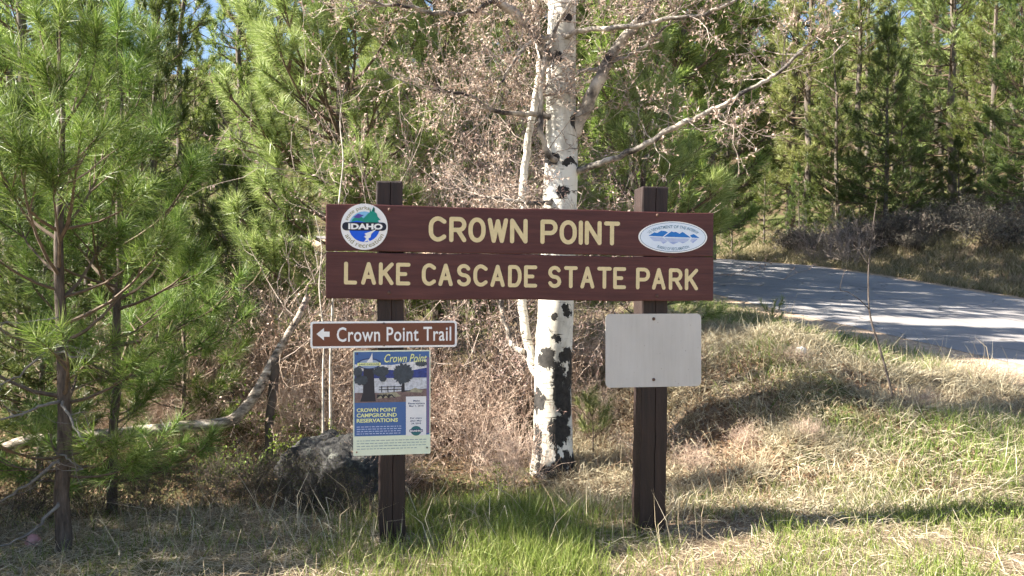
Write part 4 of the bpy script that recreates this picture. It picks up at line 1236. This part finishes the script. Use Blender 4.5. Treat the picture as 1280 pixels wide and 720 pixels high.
drys = [shrub("dry_brush", np.random.default_rng(320 + k), 26, .85, .75, 3, (.016, .009), 4, M['brush'], M['dry_leaf'], .0038, .2, (4, 6), .45, "dry_leaves") for k in range(3)]
darkb = [shrub("dark_shrub", np.random.default_rng(330 + k), 24, .85, .8, 3, (.024, .011), 4, M['dark_twig'], M['dark_leaf'], .0042, .2, (4, 6), .45, "leaves") for k in range(2)]
labels = ["dry tan brush between the poster and the aspen trunk", "dry brush left of the aspen foot", "dry brush under the sign's lower edge, behind the aspen", "pinkish dry brush behind the poster", "dry brush just right of the aspen trunk", "dry brush behind the blank metal plate", "dry brush at the right post, behind the ditch", "dark dry brush right of the boulder", "dry brush above the boulder", "dry brush in front of the bend of the fallen log", "dry brush below the fallen log", "dry brush at the foot of the second young pine", "dry brush left of the short bushy pine", "brown brush above the fallen log", "brown brush behind the log, under the trail sign", "dry brush far behind the aspen", "dry brush on the slope behind the right post", "dry brush behind the seedling beside the aspen", "dry weeds hiding the foot of the boulder", "dark weeds left of the boulder", "tall dry thicket behind the trail sign", "tall dry thicket behind the bend of the fallen log", "tall dry thicket left of the sign behind the log", "tall dry thicket under the sunlit pine", "tall dry thicket low behind the aspen", "tall thicket beyond the short bushy pine", "brush in the hollow at the foot of the bank, right of the right post", "low brush on the face of the bank", "tall dry weeds in front of the boulder, left of the left post", "weedy brush between the boulder and the left post", "dry weeds at the crest of the bank", "low dry weeds in the middle of the bank", "dry weeds at the right shoulder of the bank", "dark brush at the foot of the left edge pine", "dark brush between the left pines and the boulder", "dark weeds between the trunks of the left pines", "dark weeds just right of the second young pine's foot", "dark tangled weeds in front of the log, left of the boulder"]
dspots = [(580, 7.3, 1.0), (635, 6.7, .75), (610, 8.4, 1.2), (540, 7.9, 1.1), (735, 8.0, .7), (775, 8.6, .8), (850, 7.9, .45), (500, 6.6, .7), (440, 7.4, 1.0), (345, 7.6, .8), (230, 7.5, .65), (150, 7.3, .7), (190, 7.8, .9), (260, 8.7, 1.1), (395, 8.9, 1.2), (690, 9.5, 1.2), (810, 7.0, .5), (735, 8.9, 1.0), (400, 5.95, .42), (340, 6.0, .45), (420, 8.0, 1.6), (350, 8.6, 1.8), (300, 9.4, 2.0), (470, 9.0, 1.8), (660, 8.4, 1.5), (225, 8.4, 1.6), (868, 6.7, .38), (930, 6.9, .32), (430, 5.75, .5), (372, 5.8, .55), (990, 7.7, .3), (1010, 6.7, .28), (1150, 7.4, .3), (30, 5.5, .6), (262, 6.2, .55), (112, 5.6, .5), (185, 5.8, .55), (305, 6.0, .6)]
for k, ((px, D, s_), lb) in enumerate(zip(dspots, labels)):
    dk = D < 6.3 and px < 500
    place(darkb[k % 2] if dk else drys[k % 3], X(px, D), lb, "shrub", "dark weeds left of the sign" if dk else "dry brush behind the sign", s_)

greens = [shrub("leafy_shrub", np.random.default_rng(340 + k), 12, .45, .8, 3, (.022, .014), 5, M['dark_twig'], M['small_leaf'], .003, .2, (3, 5), .4, "leaves") for k in range(2)]
for k, (px, D, s_, lb) in enumerate([(625, 6.35, .75, "low leafy green shrub at the aspen's foot"), (300, 6.6, 1.0, "leafy green shrub left of the boulder"), (395, 6.9, 1.1, "leafy green shrub behind the boulder"), (345, 7.6, 1.3, "leafy shrub at the bend of the fallen log"), (1250, 5.5, .45, "small leafy weed at the lower right edge"), (1120, 6.6, .35, "small leafy weed low on the grassy bank")]):
    place(greens[k % 2], X(px, D), lb, "shrub", None, s_)

sages = [shrub("sagebrush", np.random.default_rng(360 + k), 22, .75, 1.0, 3, (.050, .016), 6, M['dark_twig'], M['sage'], .007, .25, (4, 6), .4, "leaves") for k in range(3)]
rs = np.random.default_rng(9)
sp_ = []
while len(sp_) < 56:
    y_ = rs.uniform(13, 27); x_ = rs.uniform(5, 20)
    d_ = float(road_d(x_, y_)); px = 640 + x_ / y_ * 1000
    if d_ < 5.6 or d_ > 15 or px > 1420: continue
    if d_ < 7.4 and rs.random() < .6: continue
    if px < 900: continue
    if any((x_ - a) ** 2 + (y_ - b) ** 2 < .35 for a, b in sp_): continue
    sp_.append((x_, y_))
for k, p in enumerate(sp_):
    up_ = float(road_d(p[0], p[1])) > 9.5
    place(sages[k % 3], p, "grey-brown sagebrush at the top of the bank across the road" if up_ else "grey-brown sagebrush low on the bank across the road", "shrub", "sagebrush at the top of the far bank" if up_ else "sagebrush low on the far bank", float(rs.uniform(.8, 1.5)))
bare = shrub("bare_bush", np.random.default_rng(380), 14, 1.1, .8, 4, (.03, .014), 0, M['twig'], M['bud'], .010, .2, (3, 4), .4)
place(bare, X(1022, 23.5), "pale bare bush at the left end of the bank across the road", "bush", None, 1.3)
place(bare, X(1066, 22.0), "pale rounded dry bush on the bank across the road, below the dark pine", "bush", None, 1.2)

# ------------------------------------------------------------------ thin stems
def stem_thing(name, paths, mat, label, cat, twigs=None, part="stem"):
    b = at(*paths[0][0][0]); b[2] = float(gh(b[0], b[1])) - .03
    o = empty(name, b); tag(o, label, cat)
    for P, r0, r1 in paths:
        pts = np.array([at(*p) for p in P])
        if P is paths[0][0]: pts[0][2] = b[2]
        S_ = smooth(pts, 5)
        mb = MB(); tube(mb, S_, np.linspace(r0, r1, len(S_)), 7, wob=.05)
        link(part, mb.mesh(part, mat, True, b), o)
    return o, b
M['sap_bark'] = noisy("sapling_bark", [(.36, (.10, .085, .07)), (.46, (.36, .32, .27)), (.65, (.62, .58, .50))], 7, .75, (1, 1, 1), .2, .005)
o, b = stem_thing("aspen_sapling", [([(414, 530, 7.0), (413, 470, 7.0), (415, 400, 7.0), (418, 340, 7.02), (424, 250, 7.05), (429, 200, 7.1), (425, 150, 7.12), (431, 105, 7.15)], .014, .002)], M['sap_bark'], "slim white aspen sapling behind the left end of the trail sign", "tree")
tw_ = MB(); bd_ = MB()
twig_tree([(at(427, y_, 7.1), np.array([rngA.normal(), rngA.normal() * .5, .5]), .35) for y_ in (100, 130, 160, 200, 230, 260)], rngA, tw_, bd_, 3, (.03, .014), 4, .2, .004, (2, 3))
link("twigs", tw_.mesh("twigs", M['twig'], False, b), o, stuff=True); link("catkins", bd_.mesh("catkins", M['bud'], False, b), o, stuff=True)
o, b = stem_thing("aspen_sapling", [([(404, 532, 6.85), (404, 470, 6.85), (405, 420, 6.9), (399, 360, 7.0), (402, 310, 7.1), (394, 270, 7.1)], .012, .002)], M['sap_bark'], "thinner white sapling left of its twin below the trail sign", "tree")
# dark stake-like stem of the second pine's neighbour
o, b = stem_thing("dead_stem", [([(1117, 495, 7.6), (1108, 465, 7.6), (1098, 430, 7.6), (1090, 405, 7.6), (1086, 380, 7.6), (1086, 330, 7.6), (1093, 270, 7.6), (1096, 250, 7.6)], .013, .003), ([(1086, 386, 7.6), (1075, 375, 7.55), (1060, 365, 7.55), (1050, 361, 7.5), (1057, 335, 7.5)], .005, .002), ([(1085, 330, 7.6), (1075, 315, 7.6), (1067, 306, 7.6)], .005, .004)], M['dark_twig'], "thin bare upright stem on the grassy bank in front of the road", "sapling")

# ------------------------------------------------------------------ fallen log
lp = [(-60, 600, 6.7), (20, 556, 6.8), (80, 548, 6.85), (150, 542, 6.9), (225, 534, 6.95), (285, 527, 7.0), (312, 503, 7.05), (330, 474, 7.1), (350, 435, 7.2), (372, 398, 7.3), (384, 370, 7.4)]
pts = np.array([at(*p) for p in lp]); lb_ = pts[2].copy(); lb_[2] = float(gh(lb_[0], lb_[1]))
M['log'] = noisy("weathered_log_bark", [(.36, (.06, .05, .042)), (.47, (.22, .18, .145)), (.56, (.40, .34, .28)), (.68, (.60, .54, .46))], 9, .85, (1, 3, 3), .5, .01)
lg = empty("fallen_log", lb_); tag(lg, "pale bent fallen log lying among brush left of the sign", "log")
S_ = smooth(pts, 6); mb = MB(); tube(mb, S_, np.interp(np.linspace(0, 1, len(S_)), [0, .5, .75, 1], [.055, .05, .042, .022]), 12, wob=.04)
link("trunk", mb.mesh("trunk", M['log'], True, lb_), lg)
mb = MB(); tube(mb, smooth([at(345, 447, 7.14), at(341, 490, 7.12), at(336, 540, 7.1), at(338, 600, 7.1)], 4), np.linspace(.045, .035, 13), 8, wob=.05)
link("stub", mb.mesh("stub", M['dark_twig'], True, lb_), lg)
tw_ = MB(); twig_tree([(S_[i], np.array([rngA.normal() * .6, rngA.normal() * .4 - .2, .7]), .6) for i in (44, 48, 52, 54, 56, 58, 59)], rngA, tw_, None, 3, up=.15, rad=.007, split=(2, 3))
link("twigs", tw_.mesh("twigs", M['twig'], False, lb_), lg, stuff=True)

# ------------------------------------------------------------------ boulder and small stones
def rock(name, loc, size, seed, mat, sub=4, amp=.16):
    bm = bmesh.new(); bmesh.ops.create_icosphere(bm, subdivisions=sub, radius=1)
    r = np.random.default_rng(seed)
    pl = [(norm(r.normal(size=3)), r.uniform(.7, .92)) for _ in range(9)]
    from mathutils import noise as mn
    for v in bm.verts:
        c = np.array(v.co)
        for n_, d_ in pl:
            e = c @ n_ - d_
            if e > 0: c = c - n_ * e * .85
        nn = mn.fractal(Vector(c * 2.3 + seed), 1.0, 2.0, 5) * amp
        c = c * (1 + nn)
        v.co = Vector(c * np.array(size))
    me = bpy.data.meshes.new(name); bm.to_mesh(me); bm.free(); me.materials.append(mat)
    for p_ in me.polygons: p_.use_smooth = True
    return link(name, me, None, loc)
def rock_mat():
    m, nt, b = new_mat("lichened_granite")
    c = coord(nt)
    f1 = noise(nt, c, 5, 8, .7); f2 = noise(nt, c, 38, 6, .75); f3 = noise(nt, c, 11, 6, .65)
    col = ramp(nt, f1, [(.3, (.025, .024, .023)), (.7, (.095, .092, .088))]).outputs[0]  # granite tones lowered to carry the shade the boulder lies in
    col = mix(nt, .6, col, ramp(nt, f2, [(.35, (.4, .4, .4)), (.65, (1.4, 1.4, 1.4))]).outputs[0], 'MULTIPLY')
    col = mix(nt, ramp(nt, f3, [(.56, (0, 0, 0)), (.62, (1, 1, 1))]).outputs[0], col, (.17, .175, .15))
    nt.links.new(col, b.inputs["Base Color"]); b.inputs["Roughness"].default_value = .9
    bump(nt, b, math_n(nt, 'ADD', f1, f2), 1.0, .04)
    return m
M['rock'] = rock_mat()
c = at(415, 590, 6.5); g_ = float(gh(c[0], c[1]))
tag(rock("boulder", (c[0], c[1], g_ + .10), (.50, .36, .42), 4, M['rock'], 5, .24), "grey lichen-spotted boulder left of the left post", "boulder")
M['pale_rock'] = noisy("pale_stone", [(.3, (.5, .5, .5)), (.7, (.75, .74, .72))], 12, .8)
c = at(1001, 465, 8.0); g_ = float(gh(c[0], c[1]))
tag(rock("stone", (c[0], c[1], g_ + .05), (.06, .05, .05), 5, M['pale_rock'], 3), "small white stone in the grass of the right bank", "stone")
M['pink_rock'] = noisy("pink_stone", [(.3, (.38, .17, .17)), (.7, (.58, .33, .32))], 12, .8)
c = at(41, 668, 4.95); g_ = float(gh(c[0], c[1]))
tag(rock("stone", (c[0], c[1], g_ + .03), (.045, .04, .05), 6, M['pink_rock'], 3), "small pinkish stone left of the left edge pine's foot", "stone")

# ------------------------------------------------------------------ grass and litter
def scatter(n, x0, x1, y0, y1, dens):
    x = RNG.uniform(x0, x1, n * 4); y = RNG.uniform(y0, y1, n * 4)
    k = RNG.random(len(x)) < np.clip(dens(x, y), 0, 1)
    x = x[k][:n]; y = y[k][:n]
    return np.stack([x, y, gh(x, y) - .006], 1)
def in_view(x, y, m=80): px = 640 + x / np.maximum(y, .1) * 1000; return (px > -m) & (px < 1280 + m)
def tilt(n, amt): return np.stack([RNG.normal(0, amt, n), RNG.normal(0, amt, n), np.ones(n)], 1)

# foreground green
px_of = lambda x, y: 640 + x / y * 1000
gmask = lambda x, y: in_view(x, y) * (.12 + .9 * np.exp(-((px_of(x, y) - 640) / 170) ** 2) + .45 * sstep(820, 980, px_of(x, y))) * sstep(-.12, .12, fbm(x * 1.6 + 3, y * 1.6, 3) + .08) * (.3 + .7 * sstep(-.1, .12, fbm(x * 5 + 11, y * 5, 2)))
p = scatter(26000, -3.6, 4.6, 4.2, 6.15, gmask)
mb = MB(); n = len(p)
blades(mb, p, tilt(n, .33), RNG.uniform(.05, .17, n) * (1 + .5 * np.exp(-((px_of(p[:, 0], p[:, 1]) - 640) / 170) ** 2)), RNG.uniform(.003, .0055, n), RNG.normal(0, .35, (n, 3)) + np.array([0, 0, -.25]), True)
g = link("green_grass", mb.mesh("green_grass", M['green_grass'])); g["kind"] = "stuff"; tag(g, "fresh green grass growing along the foot of the sign posts", "grass")
# foreground dry straw
mb = MB()
dmask = lambda x, y: in_view(x, y) * (.35 + .5 * (1 - sstep(400, 560, px_of(x, y))) + .3 * sstep(840, 1000, px_of(x, y)))
p = scatter(24000, -3.8, 4.6, 4.2, 6.2, dmask); n = len(p)
dv = tilt(n, 1.3); dv[:, 2] = np.abs(RNG.normal(.35, .3, n))
blades(mb, p + np.array([0, 0, .012]), dv, RNG.uniform(.06, .24, n), RNG.uniform(.0022, .0042, n), RNG.normal(0, .4, (n, 3)) + np.array([0, 0, -.45]), True)
# tall seed stalks
p = scatter(260, -2.4, 1.2, 4.7, 5.9, lambda x, y: .8 + 0 * x); n = len(p)
blades(mb, p, tilt(n, .35), RNG.uniform(.25, .55, n), .005, RNG.normal(0, .6, (n, 3)) + np.array([0, 0, -.4]), True)
g = link("dry_straw", mb.mesh("dry_straw", M['dry_grass'])); g["kind"] = "stuff"; tag(g, "flattened dry straw in the foreground verge", "grass")
# bank
mb = MB()
p = scatter(420, .9, 5.5, 5.9, 9.5, lambda x, y: in_view(x, y) * .9); n = len(p)
blades(mb, p, tilt(n, .3), RNG.uniform(.2, .5, n), RNG.uniform(.004, .006, n), RNG.normal(0, .4, (n, 3)), True)
okb = lambda x, y: in_view(x, y) * (np.abs(road_d(x, y)) > RW + .55 + .8 * RNG.random(np.shape(x)))
p = scatter(70000, .3, 8.5, 5.6, 14.5, lambda x, y: okb(x, y) * (.25 + .9 * sstep(-.2, .1, fbm(x * 1.3, y * 1.3, 3))) * (1.1 - .05 * y) * (1 - .8 * np.exp(-((x - 1.9) / .9) ** 2) * sstep(5.7, 6.1, y) * (1 - sstep(7.0, 7.6, y)) * sstep(-.1, .1, fbm(x * 2.2 + 70, y * 2.2, 3)))); n = len(p)
cl = np.stack([fbm(p[:, 0] * 1.7, p[:, 1] * 1.7, 2), fbm(p[:, 0] * 1.7 + 50, p[:, 1] * 1.7, 2), np.zeros(n)], 1) * 5
dv = tilt(n, .75) + cl + np.array([0, -.5, -.25])
blades(mb, p, dv, RNG.uniform(.10, .30, n), RNG.uniform(.003, .006, n), RNG.normal(0, .4, (n, 3)) + np.array([0, -.2, -.6]), True)
g = link("dry_bank_grass", mb.mesh("dry_bank_grass", M['dry_grass'])); g["kind"] = "stuff"; tag(g, "matted dry grass covering the bank right of the sign", "grass")
mb = MB()
p = scatter(30000, .5, 8.5, 5.3, 13.5, lambda x, y: okb(x, y) * sstep(.0, .18, fbm(x * .9 + 20, y * .9 + 7, 3)) * (1 - .93 * np.exp(-((x - 1.9) / 1.0) ** 2) * sstep(5.7, 6.1, y) * (1 - sstep(7.8, 8.4, y)))); n = len(p)
blades(mb, p, tilt(n, .35), RNG.uniform(.08, .22, n), RNG.uniform(.004, .007, n), RNG.normal(0, .35, (n, 3)) + np.array([0, 0, -.3]), True)
g = link("green_bank_grass", mb.mesh("green_bank_grass", M['green_grass'])); g["kind"] = "stuff"; tag(g, "patches of green grass on the bank right of the sign", "grass")
# far verge across the road
mb = MB()
def farm(x, y):
    d_ = road_d(x, y); return in_view(x, y, 30) * (d_ > RW + .3) * (d_ < 13) * (.35 + .65 * np.exp(-((d_ - RW - 1) / 2.5) ** 2))
p = scatter(42000, 3, 18, 13, 32, farm); n = len(p)
blades(mb, p, tilt(n, .6) + np.array([0, -.3, 0]), RNG.uniform(.15, .38, n), RNG.uniform(.009, .016, n), RNG.normal(0, .4, (n, 3)) + np.array([0, 0, -.3]), True)
g = link("verge_grass", mb.mesh("verge_grass", foliage("verge_grass_blades", [(.12, .125, .05), (.22, .19, .10), (.34, .28, .18), (.44, .36, .25)], .3, .6, obj_var=0))); g["kind"] = "stuff"; tag(g, "mixed dry and green grass on the bank across the road", "grass")
# leaf litter under the trees and the ditch
mb = MB()
p = scatter(30000, -6.5, 2.5, 5.3, 11.5, lambda x, y: in_view(x, y) * (.2 + .8 * sstep(5.5, 6.2, y))); n = len(p)
p2 = scatter(14000, .9, 3.8, 5.85, 8.2, lambda x, y: in_view(x, y) * (.25 + .75 * sstep(-.05, .1, fbm(x * 2.2 + 70, y * 2.2, 3)))); p = np.concatenate([p, p2]); n = len(p)
dv = RNG.normal(0, 1, (n, 3)); dv[:, 2] = np.abs(dv[:, 2]) * .5
leaves(mb, p + np.array([0, 0, .008]), dv, RNG.uniform(.02, .055, n), RNG.uniform(.01, .026, n))
p = scatter(9000, -6.5, 2.0, 5.4, 11, lambda x, y: in_view(x, y) * .8); n = len(p)
blades(mb, p, tilt(n, .7), RNG.uniform(.08, .35, n), .0035, RNG.normal(0, .4, (n, 3)), True)
g = link("leaf_litter", mb.mesh("leaf_litter", M['litter'])); g["kind"] = "stuff"; tag(g, "brown leaf litter and dead stalks on the forest floor", "leaf litter")
